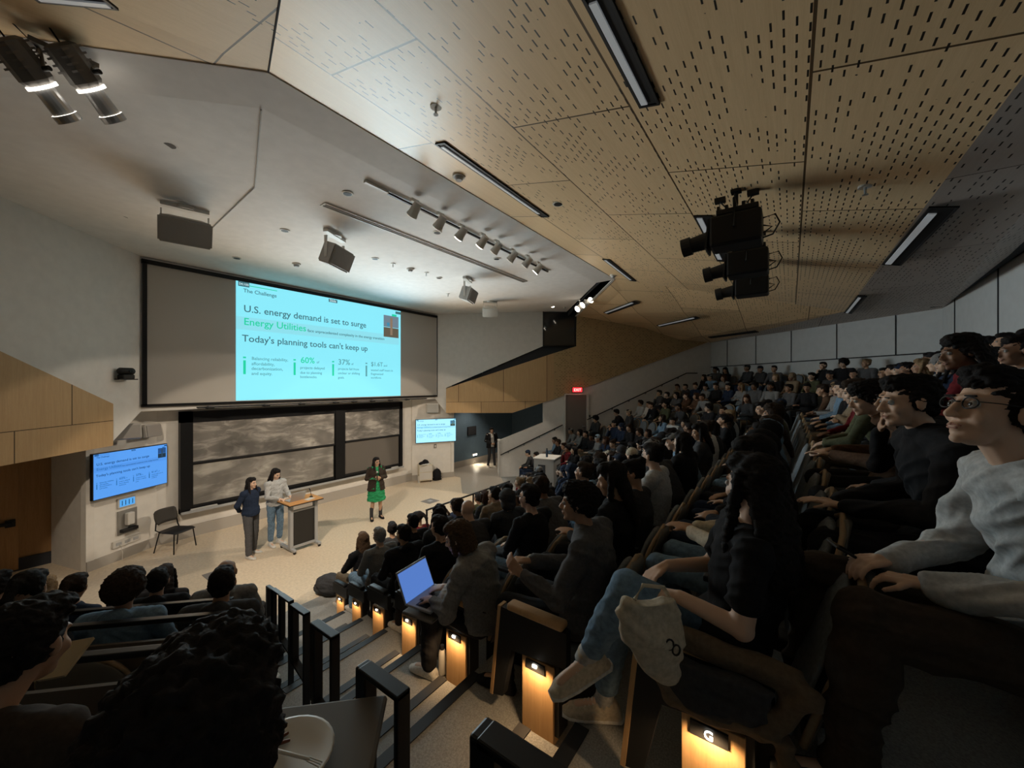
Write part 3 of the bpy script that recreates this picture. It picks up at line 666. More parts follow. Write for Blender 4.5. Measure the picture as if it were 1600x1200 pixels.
boxo('sign_face', (0, -.012, 0), (.39, .012, .17), mat('red sign face', (.35, .01, .01), .4, emit=(1, .02, .03), es=3.2), ex)
text_obj('lettering', 'EXIT', mat('red sign letters', (.9, .2, .2), .4, emit=(1, .35, .3), es=3.0), ex, Matrix.Translation((-.15, -.02, -.055)) @ Matrix.Rotation(R(90), 4, 'X'), .30, .12)
lamp('exit_glow', 'POINT', ex.location+Vector((-.12, -.12, 0)), .8, (1, .05, .05), size=.05)
# handrails on the right wall
def handrail(name, a, b, n, label, off=.09, flat=0):
    A = at(*a, s=SD-.15); B = at(*b, s=SD-.15)
    t = thing(name, A, label, 'handrail')
    def f(bm):
        pts = [Vector((0, 0, 0)), B-A]
        if flat: pts.append(B-A+Vector((flat*.7, -flat*.7, 0)))
        tube(bm, pts, .022, 8)
    mk('rail', f, M_black, t)
    for i in range(n):
        p = (B-A)*((i+.5)/n)
        mk('bracket', lambda bm: (cyl(bm, p, p+Vector((.03, .03, -.07)), .012), cyl(bm, p+Vector((.03, .03, -.07)), p+Vector((.11, .11, -.07)), .012), cyl(bm, p+Vector((.085, .085, -.07)), p+Vector((.11, .11, -.07)), .04)), M_black, t)
handrail('handrail', (782, 711), (879, 664), 4, 'black handrail on the low white wall beside the stage')
handrail('handrail', (917, 656), (1073, 583), 6, 'long black handrail rising along the white wall right of the exit door', flat=.5)
boxp = at(921, 650, s=SD-.05)
wb = thing('wall_switch', boxp, 'small dark wall switch beside the exit door frame', 'switch', rz=R(-45)); boxo('plate', (0, 0, 0), (.12, .02, .12), M_greym, wb); boxo('button', (0, -.015, 0), (.06, .02, .06), M_blackp, wb)
# blue recess items
bp = at(737, 673, Y=11.88); o = thing('wall_plaque', bp, 'dark rectangular plaque on the blue entry wall', 'plaque'); boxo('plaque_board', (0, -.02, 0), (.56, .04, .36), M_dark, o, bev=.005); boxo('rim', (0, -.0, 0), (.60, .02, .40), M_black, o)
sl = at(741, 710, Y=11.86); o = thing('wall_light', sl, 'small lit step light low on the blue entry wall', 'light')
boxo('housing', (0, -.02, 0), (.30, .06, .10), M_offw, o, bev=.01); boxo('lens', (0, -.055, -.01), (.26, .012, .05), M_lens, o)
lamp('entry_lamp', 'AREA', sl+Vector((0, -.12, -.03)), 7, (1, .85, .6), target=sl+Vector((0, -.9, -1.2)), size=.25)
o = thing('wall_outlet', at(741, 722, Y=11.88), 'small white outlet plate below the lit step light', 'outlet'); boxo('plate', (0, -.01, 0), (.08, .02, .13), M_offw, o); boxo('socket', (0, -.022, 0), (.03, .008, .06), M_blackp, o)
rg = at(905, 0, s=SD)
# grille on rear wall
gp = at(1449, 500, Y=-2.84)
o = thing('projection_port', gp, 'dark square port high in the grey rear wall', 'port'); boxo('opening', (0, .02, 0), (.50, .04, .34), M_dark, o); boxo('rim', (0, .01, 0), (.56, .03, .40), mat('grey port rim', (.12, .125, .13), .8), o)

t = thing('downlight', (12.9, 10.9, 3.34), 'small round downlight over the blue entry recess', 'light'); mk('trim_ring', lambda b: cyl(b, (0, 0, .0), (0, 0, .03), .09, .09, 20), M_offw, t); mk('stem', lambda b: cyl(b, (0, 0, .03), (0, 0, 1.2), .012), M_offw, t)
# ------------------------------------------------------------ projection screen and slide
def emi(name, c, s=1.0): return mat(name, tuple(x*.2 for x in c), .8, emit=c, es=s)
def slide(par, M, w, h, main=True, bg=(.30, .83, .96), es=1.0, tint=None):
    """slide content in the local XZ plane of M (facing -Y)"""
    pre = 'main ' if main else tint+' '
    mx = (lambda c: c) if main else (lambda c: tuple(a*b for a, b in zip(c, bg)))
    bgm = emi(pre+'slide background', bg, es)
    dk = emi(pre+'slide dark text', mx((.055, .16, .19)), es); gr = emi(pre+'slide green', mx((.015, .62, .36)) if main else mx((.2, .45, .5)), es)
    gy = emi(pre+'slide grey', mx((.10, .33, .36)), es); bandm = emi(pre+'slide band', mx((.27, .74, .85)) if main else mx((.85, .88, .92)), es); lt = emi(pre+'tag text', mx((.6, .8, .85)), es)
    ep = .004 if main else .0015
    P = lambda n, u0, v0, u1, v1, m, k=1: (lambda o: (o.data.transform(M), o)[1])(boxo(n, ((u0+u1)/2*w, -ep*k, (v0+v1)/2*h), (abs(u1-u0)*w, ep, abs(v1-v0)*h), m, par))
    P('projected_slide' if main else 'picture', 0, 0, 1, 1, bgm, 0)
    P('text_band', 0, .597, .985, .705, bandm, 1)
    P('header_line', .057, .970, .19, .976, gr, 1)
    P('caption_tag', .009, .958, .058, .998, dk, 2); P('caption_tag', .475, .958, .529, .99, dk, 2); P('caption_tag', .955, .956, .998, .985, dk, 3)
    for u in (.037, .28, .503, .728):
        P('bullet_bar', u-.0055, .221, u+.0055, .338, gr if u < .7 else gy, 1)
        P('bullet_bar', u-.0065, .356, u+.0065, .369, gr if u < .7 else gy, 1)
    P('photo', .859, .79, .981, .922, emi(pre+'photo sky', mx((.16, .22, .27)), es), 2); P('photo', .859, .676, .981, .785, emi(pre+'photo earth', mx((.12, .10, .07)), es), 2)
    P('photo', .912, .70, .930, .90, emi(pre+'photo mast', mx((.26, .18, .12)), es), 3); P('photo', .925, .922, .963, .945, gr, 3)
    P('photo', .885, .80, .905, .84, emi(pre+'photo water', mx((.05, .25, .40)), es), 3)
    TX = [('The Challenge', .031, .912, .186, dk), ('U.S. energy demand is set to surge', .032, .748, .722, dk), ('Energy Utilities', .032, .638, .338, gr), ('face unprecedented complexity in the energy transition', .350, .636, .863, dk),
        ("Today's planning tools can't keep up", .025, .497, .735, dk), ('Balancing reliability,', .068, .345, .243, gy), ('affordability,', .067, .300, .176, gy), ('decarbonization,', .067, .259, .217, gy), ('and equity.', .067, .216, .165, gy),
        ('60%', .311, .337, .389, gr), ('of', .402, .340, .417, gy), ('projects delayed', .309, .281, .448, gy), ('due to planning', .309, .235, .433, gy), ('bottlenecks.', .309, .195, .404, gy),
        ('37%', .533, .337, .609, gy), ('of', .620, .338, .635, gy), ('projects fail from', .533, .283, .673, gy), ('unclear or shifting', .533, .239, .679, gy), ('goals.', .533, .194, .575, gy),
        ('$1.6T', .760, .336, .850, gy), ('and', .858, .336, .885, gy), ('wasted staff hours in', .760, .281, .932, gy), ('fragmented', .760, .238, .854, gy), ('workflows.', .760, .198, .841, gy), ('54:100', .012, .969, .054, lt), ('Slide', .480, .963, .520, lt)]
    for s, u0, v, u1, m in TX:
        text_obj('slide_text', s, m, par, M @ Matrix.Translation((u0*w, -ep*3.2, v*h)) @ Matrix.Rotation(R(90), 4, 'X'), (u1-u0)*w, .1, ep*.3)
sc = thing('projection_screen', (2.08, 11.12, 3.24), 'wide black-framed projection screen with a glowing blue slide above the chalkboards', 'screen')
SW, SH = 8.36, 3.06
boxo('screen_surface', (SW/2, 0, SH/2), (SW, .03, SH), mat('grey projection surface', (.50, .47, .43), .8), sc)
def _fr(b):
    for c, s in (((SW/2, -.02, -.0), (SW+.1, .06, .06)), ((SW/2, -.02, SH), (SW+.1, .06, .09)), ((0, -.02, SH/2), (.07, .06, SH)), ((SW, -.02, SH/2), (.07, .06, SH))): box(b, c, s)
mk('screen_frame', _fr, M_black, sc)
slide(sc, Matrix.Translation((3.74-2.08, -.022, .05)), 4.96, 2.97, True, (.26, .83, .97), .95)
# chalkboards
cb = thing('chalkboard', (2.80, 11.72, .62), 'four-panel black-framed sliding chalkboard smeared with chalk below the screen', 'chalkboard')
BW, BH = 6.42, 2.42
M_bd = mat('chalkboard slate', (.045, .043, .040), .8); g = NT(M_bd)
def chalk(name, lo, hi, sc_, seed):
    m = mat(name, (.05, .05, .05), .9); g = NT(m); tc = g.n('ShaderNodeTexCoord'); mp = g.n('ShaderNodeMapping'); g.l(tc.outputs['Object'], mp.inputs[0]); mp.inputs['Scale'].default_value = (.7, 1, 2.2); mp.inputs['Location'].default_value = (seed, 0, seed*2)
    n1 = g.n('ShaderNodeTexNoise'); n1.inputs['Scale'].default_value = sc_; n1.inputs['Detail'].default_value = 9; n1.inputs['Roughness'].default_value = .62; n1.inputs['Distortion'].default_value = .7; g.l(mp.outputs[0], n1.inputs['Vector'])
    n2 = g.n('ShaderNodeTexNoise'); n2.inputs['Scale'].default_value = 1.1; n2.inputs['Detail'].default_value = 3; g.l(tc.outputs['Object'], n2.inputs['Vector'])
    a = g.n('ShaderNodeMapRange'); a.inputs[1].default_value = .47; a.inputs[2].default_value = .66; g.l(n1.outputs['Fac'], a.inputs[0])
    b = g.n('ShaderNodeMapRange'); b.inputs[1].default_value = .35; b.inputs[2].default_value = .6; g.l(n2.outputs['Fac'], b.inputs[0])
    f = g.m('MULTIPLY', g.m('ADD', g.m('MULTIPLY', a.outputs[0], .55), .26), g.m('ADD', g.m('MULTIPLY', b.outputs[0], .8), .25))
    g.l(g.mix(f, lo, hi), g.b.inputs['Base Color']); return m
def _bf(b):
    for c, s in (((BW/2, .0, BH-.13), (BW, .16, .26)), ((.12, 0, BH/2), (.24, .16, BH)), ((BW-.06, 0, BH/2), (.12, .16, BH)), ((3.98, -.02, BH/2), (.32, .14, BH)), ((BW/2, .02, .06), (BW, .16, .12)), ((BW/2, .06, BH/2), (BW, .03, BH))): box(b, c, s)
mk('board_frame', _bf, M_black, cb)
def panel(x0, x1, z0, z1, y, m):
    o = boxo('board_panel', ((x0+x1)/2, y, (z0+z1)/2), (x1-x0, .02, z1-z0), m, cb)
    mk('panel_trim', lambda b: (box(b, ((x0+x1)/2, y-.012, z0+.02), (x1-x0, .03, .05)), box(b, ((x0+x1)/2, y-.005, z1), (x1-x0, .02, .025)), box(b, (x1-.01, y-.01, (z0+z1)/2), (.02, .02, z1-z0))), M_blackp, o)
panel(.24, 3.80, 1.16, 2.16, -.06, chalk('heavy chalk smears', (.08, .075, .07), (.66, .62, .56), 2.2, 1)); panel(.24, 3.80, .12, 1.14, -.02, chalk('pale chalk wash', (.12, .11, .10), (.60, .57, .51), 1.5, 5))
panel(4.16, 6.29, 1.20, 2.18, -.06, chalk('streaked chalk', (.08, .075, .07), (.64, .60, .54), 2.4, 9)); panel(4.16, 6.29, .12, 1.18, -.02, mat('clean slate', (.14,.125,.11), .8))
mk('chalk_tray', lambda b: (box(b, (BW/2, -.10, .02), (BW, .12, .03)), box(b, (BW/2, -.155, .04), (BW, .012, .05))), M_greym, cb)
for x, l, lab in ((.45, .55, 'long white eraser rag on the chalk tray at the far left'), (6.05, .30, 'white felt eraser on the right end of the chalk tray')):
    er = thing('board_eraser', (2.8+x, 11.62, .66), lab, 'eraser'); boxo('felt', (0, 0, .012), (l, .05, .024), M_greym, er, bev=.004); boxo('grip', (0, 0, .036), (l*.96, .045, .024), M_offw, er, bev=.006)
# rail with board lights under the screen
br = thing('board_light_rail', (2.95, 11.05, 3.16), 'thin dark rail of small clamp lights under the projection screen', 'light rail')
mk('rail', lambda b: tube(b, [(0, 0, 0), (6.9, 0, 0)], .018, 6), M_black, br)
for i, x in enumerate((.25, 1.45, 2.35, 3.35, 3.95, 4.6, 5.3, 6.0)):
    mk('clamp', lambda b: (box(b, (x, .0, -.01), (.16, .07, .05)), ell(b, (x-.05, -.03, -.01), (.045, .035, .035))), M_blackp, br, True)
# ------------------------------------------------------------ monitors
def plane_at(px, py, n, c): r = ray(px, py); t = c/(n.x*r.x+n.y*r.y); p = r*t; p.z += EYE; return p
def monitor(name, quad, n, off, label, bg, es, tint):
    c0 = n.dot(LP0 if n is LN else RP0)+off
    a, b, c, d = [plane_at(x, y, n, c0) for x, y in quad]   # tl tr br bl
    xdir = Vector((b.x-a.x, b.y-a.y, 0)); w = xdir.length; xdir.normalize(); h = ((a.z-d.z)+(b.z-c.z))/2; z0 = (d.z+c.z)/2
    rz = math.atan2(xdir.y, xdir.x)
    t = thing(name, (a.x, a.y, z0), label, 'monitor', rz=rz)
    boxo('casing', (w/2, .035, h/2), (w+.03, .07, h+.03), M_blackp, t, bev=.006)
    boxo('wall_mount', (w/2, .035+off/2, h/2), (.5, max(off-.02, .03), .4), M_greym, t)
    slide(t, Matrix.Translation((0, -.003, 0)), w, h, False, bg, es, tint)
    return t
monitor('wall_monitor', ((146, 712), (260.5, 693), (260.5, 753), (147, 783)), LN, .22, 'wall monitor on a bracket repeating the slide in deep blue, left of the chalkboard', (.10, .36, .95), .85, 'blue')
monitor('wall_monitor', ((650, 656), (712, 654), (711, 690), (650, 691)), RN, .10, 'wall monitor repeating the slide in pale cyan, right of the chalkboard', (.38, .80, .98), 1.1, 'cyan')
def onL(px, py, off=.02): return plane_at(px, py, LN, LN.dot(LP0)+off)
def onR(px, py, off=.02): return plane_at(px, py, RN, RN.dot(RP0)+off)
LZ = math.atan2(.68, 1.32); RZ = math.atan2(RP1.y-RP0.y, RP1.x-RP0.x)
t = thing('control_panel', onL(198, 784), 'small white wall keypad with blue lit buttons under the left monitor', 'control panel', rz=LZ)
boxo('housing', (0, .0, 0), (.34, .03, .20), M_offw, t, bev=.005); boxo('keypad', (0, -.018, 0), (.28, .01, .15), mat('blue lit keys', (.05, .2, .4), .4, emit=(.08, .38, .9), es=.8), t)
def _keys(b):
    for i in range(4): box(b, (-.10+i*.065, -.024, .0), (.012, .004, .10))
mk('key_gaps', _keys, mat('dark keys', (.01, .03, .08), .5), t)
t = thing('sanitizer_dispenser', onL(199, 814), 'white wall dispenser with a dark drip tray below the keypad', 'dispenser', rz=LZ)
boxo('back_plate', (0, 0, 0), (.36, .02, .50), mat('grey steel plate', (.32, .31, .29), .5, .5), t); boxo('tank', (0, -.06, .06), (.14, .10, .26), M_offw, t, bev=.02); boxo('drip_tray', (0, -.05, -.17), (.30, .09, .07), M_blackp, t, bev=.01)
t = thing('wall_outlet', onL(198, 845), 'long white outlet box with a hanging cable near the floor', 'outlet', rz=LZ)
boxo('housing', (0, 0, 0), (.52, .04, .14), M_offw, t, bev=.006)
for x in (-.16, 0, .16): boxo('socket', (x, -.024, 0), (.10, .006, .06), M_greym, t)
mk('cable', lambda b: tube(b, [(-.14, -.03, -.02), (-.12, -.06, -.2), (-.13, -.06, -.45), (-.22, -.12, -.60), (-.35, -.2, -.64), (-.3, -.3, -.64)], .008, 6), M_offw, t)
t = thing('thermostat', onR(680, 697), 'small white thermostat under the right monitor', 'thermostat', rz=RZ); boxo('housing', (0, 0, 0), (.09, .03, .13), M_blackp, t); boxo('face', (0, -.018, 0), (.065, .008, .10), M_offw, t)
# small wall speakers
def wall_speaker(loc, rz, s, label, tilt=0, m=None):
    t = thing('wall_speaker', loc, label, 'speaker', rz=rz)
    M3 = Euler((R(tilt), 0, 0)).to_matrix()
    boxo('cabinet', (0, .08*s, 0), (.40*s, .18*s, .30*s), M_spkc if m is None else m, t, rot=M3, bev=.02); boxo('grille', M3 @ Vector((0, -.02*s, 0)), (.36*s, .02, .26*s), M_spk if m is None else mat('pale grille', (.42, .41, .38), .7), t, rot=M3, bev=.004)
    boxo('bracket', (0, .22*s, 0), (.08, .14, .10), M_offw, t)
wall_speaker(onL(200, 675, .35), LZ-.5, 1.05, 'grey wall speaker turned left above the left monitor', -12)
wall_speaker(onL(240, 673, .25), LZ+.15, .95, 'grey wall speaker facing the seats above the left monitor', -8)
wall_speaker(onR(676, 638, .25), RZ, 1.15, 'pale wall speaker above the right monitor', -8, M_offw)
# pan-tilt camera on the left splayed wall
t = thing('wall_camera', at(196, 584, d=DD+.15), 'black pan-tilt camera on a shelf left of the projection screen', 'camera', rz=R(20))
mk('shelf', lambda b: (box(b, (0, .02, -.11), (.30, .24, .02)), box(b, (0, .12, -.06), (.08, .10, .10))), M_blackp, t); boxo('camera_base', (0, -.02, -.06), (.20, .18, .09), M_blackp, t, bev=.02)
mk('camera_head', lambda b: (capsule(b, (-.07, -.02, .05), (.07, -.02, .05), .075, .075, 14),), M_blackp, t, True); mk('lens', lambda b: cyl(b, (.03, -.11, .05), (.03, -.07, .05), .028), M_glass, t)
# ------------------------------------------------------------ ceiling speakers, lights, devices
def ceil_speaker(px, py, label, rz, tilt, s=1, white=False, zb=2.42):
    p = at(px, py, Z=EYE+zb)
    t = thing('ceiling_speaker', p, label, 'speaker', rz=rz)
    M3 = Euler((R(tilt), 0, 0)).to_matrix(); cm = M_spkc if not white else M_offw
    def cab(b):
        # trapezoid cabinet wider at the grille, rounded
        pts = [(-.34*s, -.12), (.34*s, -.12), (.22*s, .22*s), (-.22*s, .22*s)]
        vv = [[b.verts.new(M3 @ Vector((x, y, z))) for x, y in pts] for z in (-.20*s, .20*s)]
        b.faces.new(vv[0]); b.faces.new(vv[1][::-1])
        for i in range(4): b.faces.new((vv[0][i], vv[0][(i+1) % 4], vv[1][(i+1) % 4], vv[1][i]))
        bmesh.ops.bevel(b, geom=b.edges[:], offset=.025, segments=2, affect='EDGES')
    mk('cabinet', cab, cm, t)
    def gr(b):
        secs = []
        for k in range(7):
            x = -.31*s+.62*s*k/6; y = -.125-.05*math.cos((k-3)/3*1.3)*s
            secs.append(x); 
            vb = [b.verts.new(M3 @ Vector((x, y, -.175*s))), b.verts.new(M3 @ Vector((x, y, .175*s))), b.verts.new(M3 @ Vector((x, -.10, .175*s))), b.verts.new(M3 @ Vector((x, -.10, -.175*s)))]
            if k:
                for i in range(4): b.faces.new((pv[i], pv[(i+1) % 4], vb[(i+1) % 4], vb[i]))
            else: b.faces.new(vb)
            pv = vb
        b.faces.new(pv)
    mk('grille', gr, M_spk if not white else cm, t, False)
    zt = zw(p.y)-p.z
    mk('yoke', lambda b: (box(b, (-.29*s, .05, .12), (.02, .05, zt*.9)), box(b, (.29*s, .05, .12), (.02, .05, zt*.9)), box(b, (0, .05, zt-.03), (.6*s, .10, .06)), cyl(b, (0, .05, zt-.05), (0, .05, zt), .12)), M_offw, t)
ceil_speaker(290, 362, 'large grey ceiling speaker above the left end of the screen', R(-12), 22)
ceil_speaker(527, 402, 'grey trapezoid ceiling speaker above the projected slide', R(28), 22, .98)
ceil_speaker(733, 461, 'grey ceiling speaker above the right end of the screen', R(25), 20, .9)
ceil_speaker(766, 487, 'white angled ceiling speaker right of the screen', R(-50), 28, .8, True, 2.45)
# recessed linear slots: px quad corners on a ceiling plane
def cplane(px, py, kind):
    r = ray(px, py)
    if kind == 'main': t = 2.05/(r.z-.237*r.y)
    elif kind == 'white': t = 3.144/(r.z+.04*r.y)
    elif kind == 'rear': t = (5.49-EYE+.0)/(r.z) if True else 0
    elif kind == 'right':
        n = (C_-W1).cross(F_-W1); t = n.dot(C_-Vector((0, 0, EYE)))/n.dot(r)
    p = r*t; p.z += EYE; return p
M_slot = mat('recess slot interior', (.008, .008, .009), .6)
def slot(p0, p1, p2, kind, label, lit=True):
    """p0->p1 long edge, p0->p2 short edge (pixels)"""
    a, b, c = [cplane(*p, kind) for p in (p0, p1, p2)]
    ld = (b-a); sd = (c-a); L = ld.length; ld.normalize(); sd = sd-ld*sd.dot(ld); Wd = max(sd.length, .12); sd.normalize(); n = ld.cross(sd); n = -n if n.z < 0 else n
    t = thing('recessed_light', a, label, 'light', 'recessed linear ceiling lights')
    q = lambda u, v, w: ld*u+sd*v+n*w
    def pan(u0, v0, u1, v1, w, th): return lambda bm: prism(bm, [q(u0, v0, w), q(u1, v0, w), q(u1, v1, w), q(u0, v1, w)], n, th)
    mk('slot_box', pan(0, 0, L, Wd, -.012, .01), M_slot, t)
    mk('trim', lambda bm: [pan(*x)(bm) for x in ((0, 0, L, .02, -.02, .015), (0, Wd-.02, L, Wd, -.02, .015), (0, 0, .02, Wd, -.02, .015), (L-.02, 0, L, Wd, -.02, .015))], M_blackp, t)
    if lit: mk('diffuser', pan(L*.02+.02, .03, L*.93, .03+Wd*.30, -.026, .012), M_diff, t)
    return t
slot((1000, 166), (905, -14), (1031, 158), 'main', 'nearest long recessed light running to the top edge of the wood ceiling')
slot((680, 223), (846, 338), (694, 220), 'main', 'recessed light along the front of the wood ceiling above the stage')
slot((941, 404), (985, 438), (950, 403), 'main', 'short far recessed light near the stage corner of the wood ceiling')
slot((1084, 336), (1121, 407), (1112, 334), 'main', 'recessed light behind the hanging black spotlights')
slot((1378, 412), (1452, 322), (1412, 410), 'main', 'recessed light at the grey rear fold of the ceiling')
slot((1319, 488), (1340, 461), (1333, 487), 'main', 'small recessed light above the far seats by the rear wall')
slot((943, 488), (990, 470), (953, 490), 'right', 'thin recessed light nearest the stage on the right soffit')
slot((1026, 508), (1087, 494), (1034, 510), 'right', 'thin recessed light in the middle of the right soffit')
slot((1106, 526), (1180, 516), (1112, 528), 'right', 'faint recessed light farthest along the right soffit', False)
a = A_; n_ = None
# left soffit light at the top-left edge of the picture
pl = [mir(p) for p in (C_, W1, F_)]; nn = (pl[0]-pl[1]).cross(pl[2]-pl[1])
def lplane(px, py): r = ray(px, py); t = nn.dot(pl[0]-Vector((0, 0, EYE)))/nn.dot(r); p = r*t; p.z += EYE; return p
_c = cplane
def cplane(px, py, kind): return lplane(px, py) if kind == 'left' else _c(px, py, kind)
slot((196, 16), (128, -60), (90, -4), 'left', 'recessed light at the top left of the wood soffit') if False else slot((185, 12), (60, 0), (148, -12), 'left', 'recessed light at the top left edge of the wood soffit')
# air slot diffuser in the stage ceiling
a, b = wpl(504, 318), wpl(820, 440); t = thing('air_diffuser', a, 'long white linear air diffuser across the stage ceiling', 'vent')
mk('frame', lambda bm: box(bm, ((b-a).length/2, 0, -.008), ((b-a).length, .16, .02)), M_offw, t); mk('slot', lambda bm: (box(bm, ((b-a).length/2, -.03, -.022), ((b-a).length-.05, .02, .012)), box(bm, ((b-a).length/2, .03, -.022), ((b-a).length-.05, .02, .012))), M_spk, t)
t.rotation_euler.z = math.atan2(b.y-a.y, b.x-a.x)
# track lights
tr = wpl(606, 299); te = wpl(856, 423)
t = thing('lighting_track', tr, 'thin black lighting track across the white stage ceiling', 'lighting track'); mk('track', lambda bm: box(bm, ((te-tr).length/2, 0, -.03), ((te-tr).length, .035, .03)), M_black, t); mk('power_feed', lambda bm: box(bm, (-.2, 0, -.02), (.4, .05, .035)), M_offw, t)
t.rotation_euler.z = math.atan2(te.y-tr.y, te.x-tr.x)
pls = ['nearest the camera', 'second', 'third', 'fourth', 'fifth', 'sixth', 'seventh', 'farthest from the camera']
def track_head(p, tgt, label, lit, s=1.0, group='white track light heads', ceil=None):
    d = (Vector(tgt)-p).normalized(); q = frame(d).to_4x4()
    t = thing('track_light', p, label, 'spotlight', group)
    b = lambda y: (q @ Vector((0, y, 0)))
    mk('lamp_housing', lambda bm: (cyl(bm, b(-.11*s), b(.05*s), .055*s, .068*s, 16), cyl(bm, b(.05*s), b(.09*s), .072*s, .078*s, 16)), M_offw, t, False)
    mk('lens', lambda bm: cyl(bm, b(.092*s), b(.10*s), .066*s, .066*s, 16), M_lens if lit else M_lens2, t)
    mk('stem', lambda bm: (cyl(bm, (0, 0, .03*s), (0, 0, (.15 if ceil is None else ceil-p.z)), .012), box(bm, (0, 0, (.14 if ceil is None else ceil-p.z)), (.14, .05, .05))), M_offw, t)
for i, (px, py) in enumerate(((648, 328), (688, 348), (721, 365), (754, 378), (776, 388), (801, 401), (824, 410), (841, 420))):
    p = wpl(px, py, -.20); tgt = (p.x*.75+1.2, 10.8, 1.0)
    track_head(p, tgt, f'white track light head on the ceiling track, {pls[i]}' + (' along the track' if 0 < i < 7 else ' on the track'), i in (2, 3, 7), 1.15)
    if i % 2 == 1: lamp('track_lamp', 'SPOT', p+(Vector(tgt)-p).normalized()*.16, 60, WARM, tgt, 60, .6, .05)
for i, (px, py, lab) in enumerate(((866, 474, 'lit white spotlight left of the pair above the booth window'), (882, 468, 'lit white spotlight right of the pair above the booth window'), (906, 480, 'lowest lit spotlight at the stage end of the wood soffit'), (914, 474, 'middle lit spotlight at the stage end of the wood soffit'), (927, 466, 'highest lit spotlight at the stage end of the wood soffit'))):
    p = at(px, py, s=20.2 if i < 2 else 18.3); track_head(p, (4.5, 9.5, .5), lab, True, 1.5, 'lit spotlights beside the booth window', min(6.62, p.z+.28))
# theatrical spots, top left (silver, lit) : body + yoke + lens
def profile_spot(p, d, s, m, label, group, ceil, lit=True, loops=True, silver=True, cat='stage light', name='stage_spotlight'):
    t = thing(name, p, label, cat, group)
    q = frame(Vector(d)).to_4x4(); Q = lambda x, y, z: q @ Vector((x*s, y*s, z*s))
    def body(bm):
        loft(bm, [(Q(0, -.30, 0), .085*s, .085*s, q.col[0].xyz, q.col[2].xyz), (Q(0, -.28, 0), .12*s, .12*s, q.col[0].xyz, q.col[2].xyz), (Q(0, -.02, 0), .125*s, .125*s, q.col[0].xyz, q.col[2].xyz), (Q(0, .02, 0), .10*s, .10*s, q.col[0].xyz, q.col[2].xyz)], 8)
        for k in range(4): box(bm, Q(0, -.26+k*.05, 0), (.21*s, .015*s, .21*s), q.to_3x3())
    mk('lamp_housing', body, m, t)
    mk('barrel', lambda bm: (cyl(bm, Q(0, .02, 0), Q(0, .24, 0), .075*s, .085*s, 18), cyl(bm, Q(0, .24, 0), Q(0, .30, 0), .10*s, .10*s, 18, False)), M_metal if silver else m, t)
    mk('lens', lambda bm: cyl(bm, Q(0, .27, 0), Q(0, .275, 0), .085*s, .085*s, 18), M_lens if lit else M_glass, t)
    if silver: mk('light_ring', lambda bm: cyl(bm, Q(0, .02, 0), Q(0, .045, 0), .115*s, .115*s, 18), mat('glowing lamp ring', (.9, .9, .85), .3, emit=(1, .92, .8), es=3), t)
    top = ceil-p.z
    mk('yoke', lambda bm: (tube(bm, [Q(-.15, -.08, 0), Q(-.15, -.08, 0)*.35+Vector((0, 0, top*.7)), Vector((0, 0, top*.75)), Q(.15, -.08, 0)*.35+Vector((0, 0, top*.7)), Q(.15, -.08, 0)], .014*s, 6), cyl(bm, (0, 0, top*.72), (0, 0, top), .016*s), box(bm, (0, 0, top-.02), (.12, .12, .04))), m, t)
    mk('knob', lambda bm: cyl(bm, Q(.15, -.08, 0), Q(.21, -.08, 0), .02*s), M_blackp, t)
    if loops: mk('power_cable', lambda bm: tube(bm, [Q(0, -.30, .02), Q(.05, -.42, -.02), Q(.02, -.48, .08), Q(-.02, -.40, .18), Vector((.02, 0, top*.8)), Vector((0, 0, top*.98))], .008*s, 6), M_blackp, t)
    return t
M_spotg = mat('grey fixture metal', (.17, .16, .15), .45, .3)
for px, py, lab in ((32, 118, 'grey stage spotlight at the far top left, second from the edge group'), (84, 152, 'lower grey stage spotlight aimed down beneath the top left pair')):
    pass
LS = [((60, 128), 5.15, 'grey stage spotlight nearest the left picture edge, lens shining'), ((138, 132), 5.1, 'grey stage spotlight on the stage ceiling right of its twin, lens shining')]
for (px, py), Y, lab in LS:
    p = at(px, py, Y=Y)
    profile_spot(p, (.75, .42, -.75), .95, M_spotg, lab, 'grey stage spotlights at the top left', 6.58, True, True)
